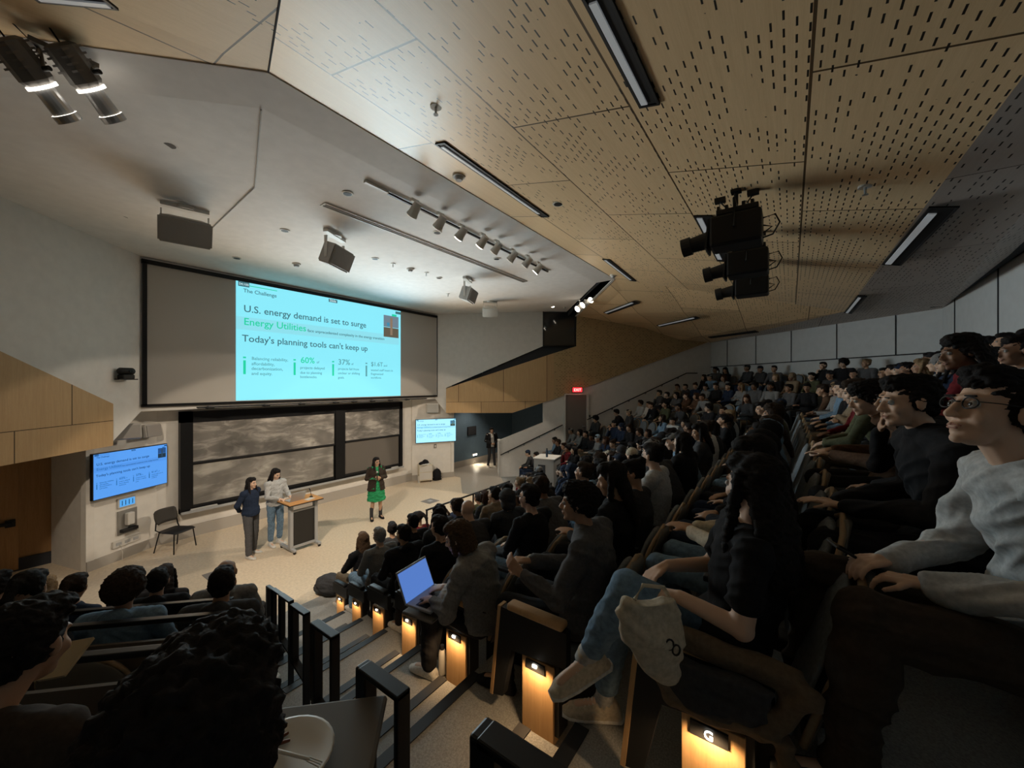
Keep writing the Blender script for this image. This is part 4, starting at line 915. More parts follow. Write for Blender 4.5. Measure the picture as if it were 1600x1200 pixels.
# three black spotlights under the wood ceiling
for (x, y), lab in (((4.95, .49), 'nearest hanging black theatre spotlight under the wood ceiling'), ((6.38, .49), 'middle hanging black theatre spotlight under the wood ceiling'), ((7.95, .55), 'farthest hanging black theatre spotlight under the wood ceiling')):
    c = z1(y); p = Vector((x, y, c-.47))
    t = thing('theatre_spotlight', p, lab, 'stage light', 'black theatre spotlights on the ceiling')
    def tb(bm):
        box(bm, (0, 0, 0), (.34, .50, .34), None, .03); box(bm, (0, -.02, .20), (.30, .40, .06), None, .01)
        for k in range(5): box(bm, (0, -.16+k*.08, .25), (.26, .03, .05))
    mk('lamp_housing', tb, M_black, t)
    mk('barrel', lambda bm: (cyl(bm, (0, .25, -.03), (0, .46, -.06), .10, .085, 18), cyl(bm, (0, .46, -.06), (0, .56, -.075), .105, .105, 18)), M_blackp, t)
    mk('front_frame', lambda bm: box(bm, (0, .27, -.01), (.32, .02, .32), Euler((R(6), 0, 0))), M_blackp, t)
    mk('top_vents', lambda bm: [ell(bm, (-.08+.08*k, -.1+.1*j, .285), (.016, .016, .010), sub=1) for k in range(3) for j in range(2)], M_metal, t)
    mk('yoke', lambda bm: (tube(bm, [(-.2, 0, 0), (-.2, 0, .30), (.2, 0, .30), (.2, 0, 0)], .015, 6), cyl(bm, (0, 0, .30), (0, 0, .47), .022), box(bm, (0, 0, .45), (.10, .10, .03))), M_black, t)
    mk('power_cable', lambda bm: (tube(bm, [(.02, -.25, .10), (.03, -.36, .12), (.02, -.40, .02), (.0, -.34, -.10), (0, -.25, -.12)], .009, 6), tube(bm, [(.05, -.25, .03), (.05, -.33, .0), (.04, -.25, -.06)], .009, 6)), M_blackp, t)
    mk('ceiling_clamp', lambda bm: (box(bm, (.02, .16, .40), (.07, .11, .05)), box(bm, (.02, -.16, .40), (.07, .11, .05)), tube(bm, [(.02, .16, .38), (.02, .1, .3)], .008, 6), tube(bm, [(.02, -.16, .38), (.02, -.1, .3)], .008, 6)), M_blackp, t)
    0 and lamp('spill_lamp', 'POINT', p+Vector((0, -.75, .28)), .01, (1, .8, .6), size=.05)
# ceiling devices
def device(kind, px, py, pl, label, group=None):
    p = cplane(px, py, pl)
    if kind == 'downlight':
        t = thing('downlight', p, label, 'light', 'small recessed downlights'); mk('trim_ring', lambda b: (cyl(b, (0, 0, -.012), (0, 0, .0), .085, .085, 20),), M_offw, t); mk('dark_aperture', lambda b: cyl(b, (0, 0, -.016), (0, 0, -.013), .062, .062, 20), M_slot, t)
    elif kind == 'smoke':
        t = thing('smoke_detector', p, label, 'smoke detector', 'smoke detectors'); mk('base', lambda b: cyl(b, (0, 0, -.03), (0, 0, .01), .09, .09, 20), M_offw, t); mk('sensor_dome', lambda b: cyl(b, (0, 0, -.075), (0, 0, -.03), .045, .065, 16), M_greym, t)
    else:
        t = thing('sprinkler', p, label, 'sprinkler', 'ceiling sprinklers'); mk('escutcheon', lambda b: cyl(b, (0, 0, -.012), (0, 0, .01), .055, .055, 18), M_offw, t); mk('sprinkler_head', lambda b: (cyl(b, (0, 0, -.08), (0, 0, 0), .011, .011, 8), cyl(b, (0, 0, -.085), (0, 0, -.08), .024, .024, 12)), M_greym, t)
for px, py, pl, lab in ((265, 226, 'white', 'large dark downlight opening in the left stage ceiling'), (192, 338, 'white', 'small downlight close to the left wall edge of the ceiling'), (543, 302, 'white', 'downlight in the stage ceiling above the air diffuser end'), (445, 360, 'white', 'downlight between the two left ceiling speakers'), (370, 403, 'white', 'downlight just above the screen top edge, left'), (586, 404, 'white', 'downlight right of the middle ceiling speaker'), (683, 363, 'white', 'downlight beneath the second track head'), (776, 404, 'white', 'downlight beneath the middle track heads'), (686, 434, 'white', 'downlight left of the right grey ceiling speaker'), (872, 318, 'main', 'dark round opening in the wood ceiling near the front recessed light')):
    device('downlight', px, py, pl, lab)
for px, py, pl, lab in ((717, 274, 'main', 'round smoke detector on the wood ceiling edge'), (463, 412, 'white', 'round smoke detector above the projected slide'), (641, 420, 'white', 'round smoke detector right of the middle ceiling speaker'), (958, 430, 'main', 'small white detector on the wood ceiling near the stage corner')):
    device('smoke', px, py, pl, lab)
for px, py, pl, lab in ((681, 166, 'main', 'large ceiling sprinkler on the teal-lit part of the wood ceiling'), (614, 412, 'white', 'small sprinkler above the slide right of the middle speaker'), (666, 426, 'white', 'small sprinkler beside the right smoke detector'), (1352, 291, 'main', 'dark sprinkler on the wood ceiling beside the grey fold'), (1034, 451, 'main', 'pale sprinkler on the far wood ceiling by the fold'), (700, 459, 'white', 'small sprinkler left of the right grey ceiling speaker')):
    device('sprinkler', px, py, pl, lab)
# ------------------------------------------------------------ stage furniture
lc = thing('lectern', (4.30, 9.02, 0), 'wood-topped rolling lectern with a black front panel between grey posts', 'lectern')
boxo('desktop', (0, 0, 1.07), (.74, .58, .035), M_deskwood, lc, bev=.006); boxo('desktop_edge', (0, 0, 1.055), (.755, .595, .02), M_blackp, lc, bev=.004)
for x in (-.27, .27): boxo('post', (x, -.12, .56), (.07, .12, .98), M_greym, lc, bev=.01)
boxo('front_panel', (0, -.14, .50), (.47, .03, .74), mat('black perforated panel', (.03, .028, .025), .7), lc)
boxo('panel_rail', (0, -.14, .89), (.50, .04, .04), M_greym, lc); boxo('panel_rail', (0, -.14, .11), (.50, .08, .05), M_greym, lc)
for x in (-.27, .27):
    ft = boxo('foot', (x, 0, .075), (.07, .66, .05), M_greym, lc, bev=.01)
    for y in (-.30, .30): mk('caster', lambda b: cyl(b, (x-.02, y, .03), (x+.02, y, .03), .03), M_blackp, ft)
lp = thing('laptop', (4.18, 9.08, 1.0885), 'open silver laptop on the lectern top', 'laptop', rz=R(186))
boxo('keyboard_base', (0, 0, .009), (.33, .23, .016), M_greym, lp, bev=.003); o = boxo('laptop_lid', (0, .165, .10), (.33, .012, .22), M_greym, lp, rot=Euler((R(-22), 0, 0)), bev=.003)
boxo('laptop_screen', (0, .157, .10), (.31, .003, .20), emi('laptop screen lectern', (.5, .6, .7), .6), lp, rot=Euler((R(-22), 0, 0)))
t = thing('microphone', (4.52, 8.98, 1.0885), 'small dark gooseneck microphone on the lectern', 'microphone'); mk('base', lambda b: cyl(b, (0, 0, 0), (0, 0, .02), .035), M_blackp, t); mk('stem', lambda b: tube(b, [(0, 0, .02), (0, .02, .10), (0, .06, .16)], .006), M_blackp, t); mk('capsule', lambda b: capsule(b, (0, .06, .16), (0, .08, .18), .013, .013), M_blackp, t, True)
t = thing('paper_sheet', (4.42, 8.86, 1.0885), 'white paper sheets near the front edge of the lectern', 'paper'); boxo('sheet', (0, 0, .003), (.20, .14, .004), M_offw, t, rot=Euler((0, 0, .3)))
for i, (px, py, lab) in enumerate(((342, 897, 'grey floor box cover near the women at the lectern'), (672, 783, 'grey floor box cover on the right half of the stage'))):
    p = at(px, py, Z=0); t = thing('floor_box', (p.x, p.y, .0), lab, 'floor box'); boxo('cover', (0, 0, .003), (.42, .42, .006), mat('grey floor cover', (.22, .21, .20), .6), t); boxo('cable_flap', (0, 0, .008), (.14, .14, .006), M_greym, t)
ch = thing('stage_chair', (2.60, 11.12, 0), 'dark mesh-backed chair standing empty at the left of the stage', 'chair', rz=R(207))
def seatpan(b): loft(b, [((0, -.22, .455), .20, .012, (1, 0, 0), (0, 0, 1)), ((0, -.05, .445), .25, .022, (1, 0, 0), (0, 0, 1)), ((0, .15, .452), .255, .022, (1, 0, 0), (0, 0, 1)), ((0, .25, .435), .23, .012, (1, 0, 0), (0, 0, 1))], 16)
mk('seat', seatpan, M_blackp, ch, True)
def backm(b):
    secs = []
    for z, w in ((.60, .19), (.66, .235), (.76, .245), (.86, .235), (.90, .20)):
        secs.append([b.verts.new((x*w, -.235-.07*(1-x*x)-(z-.6)*.25, z)) for x in [k/5-1 for k in range(11)]]+[b.verts.new((x*w, -.215-.07*(1-x*x)-(z-.6)*.25, z)) for x in [1-k/5 for k in range(11)]])
    for k in range(4):
        n = len(secs[0])
        for i in range(n): b.faces.new((secs[k][i], secs[k][(i+1) % n], secs[k+1][(i+1) % n], secs[k+1][i]))
    b.faces.new(secs[0][::-1]); b.faces.new(secs[-1])
mk('backrest', backm, mat('dark mesh back', (.05, .045, .04), .7), ch, True)
for s in (-1, 1):
    mk('leg', lambda b: tube(b, [(s*.21, .20, .44), (s*.25, .24, 0.012)], .012), M_black, ch); mk('leg', lambda b: tube(b, [(s*.21, -.18, .44), (s*.25, -.27, .012)], .012), M_black, ch)
    mk('back_support', lambda b: tube(b, [(s*.20, -.15, .44), (s*.24, -.24, .50), (s*.22, -.25, .66)], .014), M_black, ch)
bp = at(664, 752, Z=0); t = thing('storage_cabinet', (bp.x, bp.y, 0), 'small cream cabinet standing under the right monitor', 'cabinet', rz=RZ)
boxo('body', (0, 0, .36), (.50, .36, .60), mat('cream cabinet', (.62, .56, .44), .6), t, bev=.01); boxo('drawer_front', (0, -.185, .50), (.46, .012, .22), M_offw, t, bev=.003); boxo('drawer_front', (0, -.185, .24), (.46, .012, .26), M_offw, t, bev=.003)
for x in (-.2, .2): mk('caster', lambda b: cyl(b, (x-.02, -.1, .03), (x+.02, -.1, .03), .03), M_blackp, t)
t = thing('jacket', (bp.x-.05, bp.y-.02, .66), 'dark and white jacket heaped on the cream cabinet', 'jacket'); 
def heap(b, rs): [ell(b, c, r) for c, r in rs]
bm = bmesh.new(); heap(bm, [((0, 0, .05), (.2, .15, .06)), ((.06, .02, .10), (.12, .10, .06)), ((-.12, 0, .04), (.1, .12, .05))]); me = remesh(bm, .012, 2, .02, 9, 2, 'dark jacket'); new_obj('dark_cloth', me, cloth('black'), t)
bm = bmesh.new(); heap(bm, [((-.1, -.12, .02), (.14, .07, .03)), ((.08, -.14, -.02), (.10, .04, .06))]); me = remesh(bm, .012, 2, .015, 9, 4, 'white cloth'); new_obj('white_lining', me, cloth('white'), t)
p = at(683, 750, Z=0); t = thing('backpack', (p.x, p.y, 0), 'black backpack standing on the floor beside the cream cabinet', 'backpack', rz=RZ+.3)
bm = bmesh.new(); ell(bm, (0, 0, .22), (.17, .11, .23)); ell(bm, (0, -.08, .14), (.14, .07, .12)); box(bm, (0, 0, .04), (.30, .20, .07)); new_obj('bag_body', remesh(bm, .012, 2, .01, 8, 1, 'backpack'), cloth('black'), t)
mk('strap', lambda b: tube(b, [(-.06, .10, .40), (-.09, .17, .28), (-.09, .12, .10)], .015), M_blackp, t); mk('top_handle', lambda b: tube(b, [(-.04, .02, .43), (0, .02, .48), (.04, .02, .43)], .008), M_blackp, t)
def bottle(p, h, m, label, r=.035, capm=None):
    t = thing('water_bottle', p, label, 'bottle'); mk('bottle_body', lambda b: loft(b, [((0, 0, z*h), rr*r, rr*r, (1, 0, 0), (0, 1, 0)) for z, rr in ((0, .92), (.03, 1), (.7, 1), (.82, .75), (.86, .5))], 18), m, t, True); mk('cap', lambda b: cyl(b, (0, 0, .86*h), (0, 0, h), r*.55), capm or M_blackp, t)
p = at(655, 754, Z=0); bottle(p, .30, M_offw, 'white bottle on the floor left of the cream cabinet', .05)
pk = thing('equipment_pedestal', (10.02, 5.92, 0), 'pale grey equipment pedestal with louvre slots at the foot of the right aisle', 'pedestal', rz=R(12))
M_ped = mat('pale grey pedestal', (.27, .275, .275), .6)
boxo('column', (0, 0, .30), (.36, .36, .60), M_ped, pk); boxo('cabinet_head', (0, 0, 1.04), (.66, .62, .92), M_ped, pk, bev=.01); boxo('top_plate', (0, 0, 1.51), (.70, .66, .03), M_offw, pk, bev=.005)
boxo('open_slot', (-.335, .06, 1.02), (.012, .22, .62), M_dark, pk)
for i in range(5): boxo('louvre', (.10, -.314, .98+i*.075), (.30, .012, .03), M_dark, pk)
bottle(pk.matrix_basis @ Vector((-.08, -.05, 1.525)) if False else Vector((9.93, 5.88, 1.526)), .26, mat('blue bottle', (.03, .05, .08), .3), 'dark bottle standing on the equipment pedestal')
# ------------------------------------------------------------ aisle rails
OW = ['nearest the camera', 'second from the camera', 'third from the camera', 'fourth from the camera', 'fifth from the camera', 'sixth from the camera', 'farthest down by the stage floor']
def loop_rail(x, y, z0, h, label, mirr=False):
    t = thing('aisle_handrail', (x, y, z0), label, 'handrail', 'black loop handrails of the aisles')
    def f(b):
        w, th, g = .048, .018, .088
        box(b, (0, -g, h/2), (w, th, h), None, .004); box(b, (0, 0, h-.008), (w, 2*g+th, th), None, .004); box(b, (0, g, h-.20), (w, .05, .40), None, .006)
        L = math.hypot(.06, 2*g)
        box(b, (0, 0, h-.43), (w, L+.01, th), Euler((math.atan2(.06, 2*g), 0, 0)))
    mk('loop', f, M_black, t); boxo('foot_plate', (0, -.095, .006), (.11, .07, .012), M_black, t)
for i, y in enumerate((.32, 1.0, 1.9, 2.8, 3.7, 4.6, 5.5)):
    x = .38+.34*y if i else .50
    loop_rail(x, y, fz(y), 1.04 if i else 1.02, f'black loop handrail on the left aisle, {OW[i]}')
for i, y in enumerate((1.0, 1.9, 2.8, 3.7, 4.6, 5.5)): loop_rail(CX-.38-.34*y, y, fz(y), 1.0, f'black loop handrail on the far right aisle, {OW[6-i] if i in (0,) else ["", "fifth", "fourth", "third", "second", "first"][i]+" row up from the stage" if i else "top"}')
def guard(P0, P1, z0, h, label, panels=True):
    P0, P1 = Vector((*P0, z0)), Vector((*P1, z0)); d = P1-P0; L = d.length; rz = math.atan2(d.y, d.x)
    t = thing('guard_rail', P0, label, 'railing', rz=rz)
    mk('top_rail', lambda b: box(b, (L/2, 0, h), (L, .045, .03), None, .006), M_black, t)
    n = max(2, round(L/1.3)+1)
    for i in range(n): boxo('post', (.02+(L-.04)*i/(n-1), 0, h/2), (.03, .03, h), M_black, t)
    if panels:
        for i in range(n-1): boxo('brown_panel', ((L-.04)*(i+.5)/(n-1)+.02, .0, h*.47), ((L-.04)/(n-1)-.07, .02, h*.72), M_panelb, t)
guard((5.78, 6.5), (8.9, 6.5), .012, .91, 'black guard rail in front of the first row of the centre block', False)
guard((4.45, 5.30), (9.2, 5.30), .37, .62, 'black guard rail with brown panels behind the first centre row')
for r, nm in ((3, 'fourth'), (4, 'fifth'), (5, 'sixth')):
    k = .4+1.38*(S[r]+.60); y = (k-.30)/1.34; x = k-y; guard((x-.25, y+.25), (x-3.4, y+3.4), FZ[r], .75, f'black rail with brown panels in front of the {nm} row of the left block')
# ------------------------------------------------------------ seats
M_cush = M_seat
def seat_meshes():
    d = {}
    def back(b):
        secs = []
        for k in range(9):
            t_ = k/8; z = .44+.50*t_; w = .235*(1 if t_ < .55 else math.sqrt(max(0.02, 1-((t_-.55)/.47)**2.4))); y = -.20-.16*t_
            secs.append(((0, y, z), w, .030*(1 if t_ < .9 else .6), (1, 0, 0), (0, .95, .3)))
        loft(b, secs, 20)
    d['cushion'] = simple_mesh('cushion', back, [M_cush])
    def shell(b):
        secs = []
        for k in range(9):
            t_ = k/8; z = .40+.56*t_; w = .250*(1 if t_ < .55 else math.sqrt(max(0.02, 1-((t_-.55)/.47)**2.4))); y = -.215-.175*t_
            secs.append(((0, y-.028, z), w, .020, (1, 0, 0), (0, .95, .3)))
        loft(b, secs, 20)
    d['back_shell'] = simple_mesh('back_shell', shell, [M_shell])
    def rim(b):
        pts = []
        for sgn in (1, -1):
            rng = range(0, 13) if sgn > 0 else range(11, -1, -1)
            for k in rng:
                t_ = k/12; z = .42+.55*t_; w = .252*(1 if t_ < .55 else math.sqrt(max(0.0, 1-((t_-.55)/.452)**2.4))); pts.append((sgn*w, -.232-.172*t_, z))
        tube(b, pts, .013, 6)
    d['wood_rim'] = simple_mesh('wood_rim', rim, [M_rim])
    d['seat_pan'] = simple_mesh('seat_pan', lambda b: loft(b, [((0, -.22, .42), .22, .03, (1, 0, 0), (0, 0, 1)), ((0, -.15, .42), .235, .045, (1, 0, 0), (0, 0, 1)), ((0, .15, .43), .24, .045, (1, 0, 0), (0, 0, 1)), ((0, .22, .42), .22, .025, (1, 0, 0), (0, 0, 1))], 18), [M_cush])
    d['support'] = simple_mesh('support', lambda b: (box(b, (0, -.12, .20), (.10, .16, .40)), box(b, (0, -.12, .01), (.16, .24, .02))), [M_black], False)
    d['armrest'] = simple_mesh('armrest', lambda b: (box(b, (.285, .0, .645), (.05, .30, .03), None, .008), box(b, (.285, -.10, .33), (.03, .10, .62))), [M_blackp], False)
    return d
SM = seat_meshes()
ORD = ['', 'first', 'second', 'third', 'fourth', 'fifth', 'sixth', 'seventh', 'eighth', 'ninth', 'tenth', 'eleventh', 'twelfth', 'thirteenth', 'fourteenth', 'fifteenth', 'sixteenth', 'seventeenth', 'eighteenth', 'nineteenth', 'twentieth', 'last', 'last']
SEATS = []   # (block,row,idx,x,y,z,rz)
def blk(b): return {'C': 'centre block', 'L': 'left block', 'R': 'right block'}[b]
for r in range(10):
    y = S[r]; x0 = AR(y)+.34; x1 = CX-x0; n = int((x1-x0)/.57)+1; sp = (x1-x0)/(n-1)
    for i in range(n): SEATS.append(('C', r, i, x0+sp*i, y, FZ[r], 0))
    for bl in 'LR':
        k = .4+1.38*S[r]; ye = (k-.30)/1.34; xe = k-ye
        Lmax = ((xe-ye)+9.0)/math.sqrt(2)-.4; n = int(Lmax/.58)
        for i in range(n):
            dd = .42+.58*i; x, yy = xe-dd*.7071, ye+dd*.7071
            if bl == 'L':
                if r >= 7 or (i > 9): continue
                SEATS.append(('L', r, i, x, yy, FZ[r], R(-45)))
            else: SEATS.append(('R', r, i, CX-x, yy, FZ[r], R(45)))
def make_seat(bl, r, i, x, y, z, rz):
    s = thing('auditorium_seat', (x, y, z), f'grey rounded auditorium seat, {ORD[i+1]} from the {"left" if bl!="R" else "right"} aisle, {ORD[r+1]} row, {blk(bl)}', 'seat', f'seats of the {blk(bl)}', rz)
    for k in SM: clone_obj(k, SM[k], None, s)
# ------------------------------------------------------------ seat end panels on the left aisle (right side)
M_litwood = M_endwood
def seat_end(x, y, z, rz, label, letter=None, lampw=2.2, full=True):
    t = thing('seat_end_panel', (x, y, z), label, 'seat end', 'lit seat ends along the aisle', rz)
    side = [(0, .28, .635), (0, -.16, .635), (0, -.16, .45), (0, .19, .41), (0, .255, .12), (0, .335, .10)] if full else [(0, .22, .60), (0, -.16, .60), (0, -.16, .45), (0, .22, .45)]
    mk('side_board', lambda b: prism(b, side, (1, 0, 0), .05), M_blackp, t)
    if full: mk('edge_trim', lambda b: prism(b, [(-.004, .285, .64), (-.004, .345, .10), (-.004, .325, .10), (-.004, .265, .64)], (1, 0, 0), .058), M_endwood, t)
    mk('armrest', lambda b: box(b, (.025, .04, .655 if full else .615), (.075, .36 if full else .28, .04), None, .014), M_endwood if full else M_blackp, t, True)
    boxo('pedestal', (.055, .02, .21), (.10, .20, .42), M_litwood, t, bev=.003)
    boxo('pedestal_core', (.07, -.09, .26), (.10, .03, .42), M_blackp, t); boxo('step_lens', (.002, .03, .385), (.012, .12, .05), M_blackp, t); letter or boxo('step_lamp', (-.006, .03, .392), (.01, .026, .014), M_lens, t)
    if letter: text_obj('row_letter', letter, emi('white lit letter', (1, .95, .85), 2.5), t, Matrix.Translation((-.010, .045, .372)) @ Matrix.Rotation(R(-90), 4, 'Z') @ Matrix.Rotation(R(90), 4, 'X'), .028, .1)
    M = Matrix.Translation((x, y, z)) @ Matrix.Rotation(rz, 4, 'Z')
    a, b = M @ Vector((-.06, .02, .40)), M @ Vector((-.01, .02, .0))
    lamp('step_light', 'SPOT', a, lampw, (1, .62, .30), b, 160, .6, .015)
for r in range(7):
    y = S[r]; x = AR(y)+.0
    seat_end(x, y, FZ[r], 0, f'lit wooden seat end on the left aisle, {ORD[r+1]} row from the stage', 'G' if r == 6 else None, 4.2 if r > 2 else 2.4, r >= 4)
# ------------------------------------------------------------ crowd prototypes
PV = []
def V(**k): return dict(k)
poses = [
 ({}, {}), (V(yaw=12, pitch=-4, wrL=(-.05, .26, .70), wrR=(.06, .22, .72), hdL=(.8, .5, 0), hdR=(-.8, .4, .1)), V(loose=1.4, hood=True)),
 (V(yaw=-14, elL=(-.25, .08, .78), wrL=(.06, .16, .84), hdL=(1, .2, 0), elR=(.25, .08, .78), wrR=(-.06, .20, .80), hdR=(-1, .1, 0)), V(loose=1.3)),
 (V(pitch=-12, che=(0, .04, .86), shL=(-.185, .10, .98), shR=(.185, .10, .98), nek=(0, .13, 1.04), hed=(0, .19, 1.17), elL=(-.22, .22, .72), elR=(.22, .22, .72), wrL=(-.08, .42, .66), wrR=(.08, .42, .66), hdL=(.6, .6, -.4), hdR=(-.6, .6, -.4)), V(loose=1.2)),
 (V(yaw=8, roll=6, elR=(.22, .12, .74), wrR=(.07, .12, .98), hdR=(-.35, .0, 1), pnR=(-.3, -1, 0), curl=.9), V(loose=1.1, collar=True)),
 (V(yaw=-6, pitch=6, knR=(.02, .46, .62), anR=(-.18, .52, .38), toeR=(-.6, .7, -.2), wrL=(-.10, .28, .64), wrR=(.02, .30, .70)), V(female=True)),
 (V(yaw=20, shL=(-.165, -.05, .99), shR=(.165, -.05, .99), wrL=(-.02, .30, .74), hdL=(.3, .9, .1), wrR=(.05, .30, .74), hdR=(-.3, .9, .1), pitch=-14), V(female=True, loose=1.1)),
]
for pv, kw in poses: PV.append(make_person(SEATED, .0115, pv, seed=len(PV), wr=.007, **kw))
HAIRS_M = ['short', 'swept', 'curly', 'short', 'short', 'beanie', 'cap', 'hood', 'afro']; HAIRS_F = ['long', 'longfront', 'bob', 'bun', 'pony', 'long']
TOPS = ['black', 'charcoal', 'navy', 'grey', 'black', 'olive', 'black', 'darkgrey', 'white', 'denim', 'grey', 'tan', 'charcoal', 'navy', 'darkgrey', 'lightgrey', 'black', 'black', 'charcoal', 'brown', 'maroon', 'black']
HDESC = dict(short='short {} hair', swept='swept {} hair', curly='curly {} hair', afro='round {} afro', long='long {} hair', longfront='long loose {} hair', bob='{} bob', bun='{} bun', pony='{} ponytail', locs='{} locs')
def hdesc(h, c):
    if h is None: return 'bald head'
    if h == 'cap': return f'{cw(c)} cap'
    if h == 'beanie': return f'{cw(c)} beanie'
    if h == 'hood': return f'{cw(c)} hood up'
    return HDESC[h].format(cw(c))
SKIP = {('C', 6, 0), ('C', 5, 0), ('C', 4, 0), ('C', 7, 0), ('C', 7, 1), ('C', 7, 2), ('C', 7, 3), ('C', 7, 4), ('C', 8, 2), ('C', 8, 3), ('C', 8, 4), ('C', 8, 5), ('L', 5, 1), ('L', 6, 0), ('L', 6, 1), ('L', 5, 0), ('L', 6, 2), ('R', 0, 0), ('R', 1, 0)}
EMPTY = set()
# hand-set members of the crowd: (block,row,idx): (proto, hair, haircolour, top, skin)
SET = {('C', 3, 1): (3, None, 'black', 'charcoal', 2), ('C', 3, 0): (0, 'short', 'black', 'black', 1), ('C', 3, 3): (0, 'short', 'blond', 'lightgrey', 2), ('C', 5, 1): (6, 'longfront', 'black', 'black', 1), ('C', 4, 1): (0, 'short', 'black', 'black', 2),
       ('C', 0, 0): (2, 'long', 'lightbrown', 'black', 1), ('C', 0, 1): (5, 'bun', 'black', 'charcoal', 1), ('C', 1, 0): (0, 'short', 'grey', 'grey', 2), ('C', 1, 1): (0, 'short', 'black', 'black', 1), ('C', 2, 0): (1, 'short', 'black', 'black', 1),
       ('L', 3, 3): (0, 'cap', 'cream', 'black', 2), ('L', 3, 0): (1, 'short', 'black', 'charcoal', 1), ('L', 2, 0): (1, None, 'black', 'grey', 1), ('L', 4, 2): (0, 'short', 'black', 'black', 1), ('C', 6, 1): (6, 'long', 'black', 'cream', 1),
       ('R', 0, 5): (6, 'short', 'black', 'cream', 3), ('R', 2, 2): (6, 'beanie', 'lightblue', 'grey', 2), ('C', 6, 2): (1, 'hood', 'black', 'black', 1), ('C', 6, 3): (0, 'beanie', 'black', 'black', 1), ('C', 2, 3): (4, 'short', 'black', 'tan', 2)}
rnd = random.Random(11)
def visible_px(x, y, z):
    dep = CA*x+SA*y; lat = SA*x-CA*y
    if dep < .3: return None
    return 800+F*lat/dep, 600-F*(z-EYE)/dep, dep
for (bl, r, i, x, y, z, rz) in SEATS:
    vp = visible_px(x, y, z+1.0)
    if vp is None or vp[0] < -120 or vp[0] > 1720 or vp[1] > 1330: continue
    key = (bl, r, i)
    if bl == 'L' and ((x*x+y*y) < .55 or (r == 4 and i < 8)): continue
    make_seat(bl, r, i, x, y, z, rz)
    if key in SKIP or key in EMPTY: continue
    occ = rnd.random(); 
    o = SET.get(key)
    if o is None and occ > {'C': .90, 'L': .9, 'R': .86}[bl] - (.25 if r == 9 else 0): continue
    fem = rnd.random() < .42
    pi = rnd.choice([5, 6, 2, 6]) if fem else rnd.choice([0, 1, 2, 3, 4, 0])
    ha = rnd.choice(HAIRS_F if fem else HAIRS_M); hc = rnd.choice(['black', 'black', 'black', 'black', 'brown', 'brown', 'black', 'black'] + (['blond', 'auburn'] if fem else []))
    tp = rnd.choice(TOPS); sk = rnd.choice([0, 0, 1, 2, 2, 3, 4]); bt = rnd.choice(['black', 'denim', 'charcoal', 'navy', 'khaki'])
    if ha in ('cap', 'beanie'): hc = rnd.choice(['black', 'grey', 'cream', 'navy', 'charcoal'])
    if ha == 'hood': hc = tp
    if o: pi, ha, hc, tp, sk = o
    gar = {1: 'hoodie', 4: 'collared shirt'}.get(pi, rnd.choice(['sweater', 'jacket', 'top']))
    lab = f'person, {hdesc(ha, hc)}, {cw(tp)} {gar}, {ORD[r+1]} row {dict(C="centre", L="left", R="right")[bl]}, {ORD[i+1]} from {"left" if bl == "C" else "aisle"}'
    tw = rnd.uniform(-12, 12) + (0 if bl != 'C' else (x-6.2)*2.2)
    put_person(PV[pi], (x+rnd.uniform(-.03, .03), y+rnd.uniform(-.02, .03), z), rz+R(tw), lab, f'seated audience in the {blk(bl)}', sk, ha, hc, tp, bt,
        rnd.choice(['black', 'white', 'charcoal']), glasses=rnd.random() < .15 and vp[2] < 9, names=('top' if gar == 'top' else gar.replace(' ', '_'), 'trousers'), face=(vp[2] < 16 and (bl == 'R' or x > 3.0)), hvox=.0115, k=rnd.uniform(.96, 1.03), botkind='denim' if bt == 'denim' else 'cloth')
# ------------------------------------------------------------ presenters
def stand(name_lab, p, rz, over, kw, **pk):
    PM = make_person(STAND, .009, over, **kw); return put_person(PM, (p.x, p.y, 0), rz, name_lab, **pk)
k1 = dict(elL=(-.25, -.10, 1.14), wrL=(-.10, -.19, .98), elR=(.25, -.10, 1.14), wrR=(.10, -.19, .98), hdL=(.7, -.1, -.6), hdR=(-.7, -.1, -.6), knL=(-.11, .0, .50), anL=(-.13, -.06, .09), anR=(.14, .08, .09), knR=(.11, .05, .50), shL=(-.165, -.01, 1.38), shR=(.165, -.01, 1.38))
stand('woman in dark sweater and grey trousers, hands behind her back, left of the lectern', at(392, 868, Z=0), R(207), k1, dict(female=True, loose=1.5, seed=21), skin_i=2, hair='longfront', hc='black', top='navy', bot='darkgrey', shoe='white', names=('sweater', 'trousers'), hvox=.008, k=.99)
k2 = dict(elL=(-.23, .08, 1.12), wrL=(-.12, .32, 1.10), elR=(.23, .08, 1.12), wrR=(.12, .32, 1.10), hdL=(.2, 1, -.1), hdR=(-.2, 1, -.1), pnL=(0, 0, -1), pnR=(0, 0, -1), pitch=-16, yaw=6, shL=(-.17, .0, 1.38), shR=(.17, .0, 1.38))
stand('woman in pale shirt and blue jeans reading the laptop behind the lectern', Vector((4.02, 9.62, 0)), R(190), k2, dict(female=True, loose=1.15, seed=22, bottom='cropped', wr=.009), skin_i=2, hair='longfront', hc='black', top='lightgrey', bot='denim', shoe='white', names=('shirt', 'jeans'), hvox=.008, k=1.03, botkind='denim')
k3 = dict(elL=(-.25, -.02, 1.13), wrL=(-.06, .20, 1.16), elR=(.25, -.02, 1.13), wrR=(.05, .18, 1.13), hdL=(.8, .3, .3), hdR=(-.9, .2, .1), pnL=(0, -1, 0), pnR=(0, -1, .2), curl=1.0, yaw=16, anL=(-.12, -.02, .09), anR=(.14, .04, .09), shL=(-.17, -.01, 1.38), shR=(.17, -.01, 1.38))
PW = make_person(STAND, .009, k3, female=True, loose=1.0, seed=23, bottom='skirt', wr=.007)
gp_ = at(588, 810, Z=0)
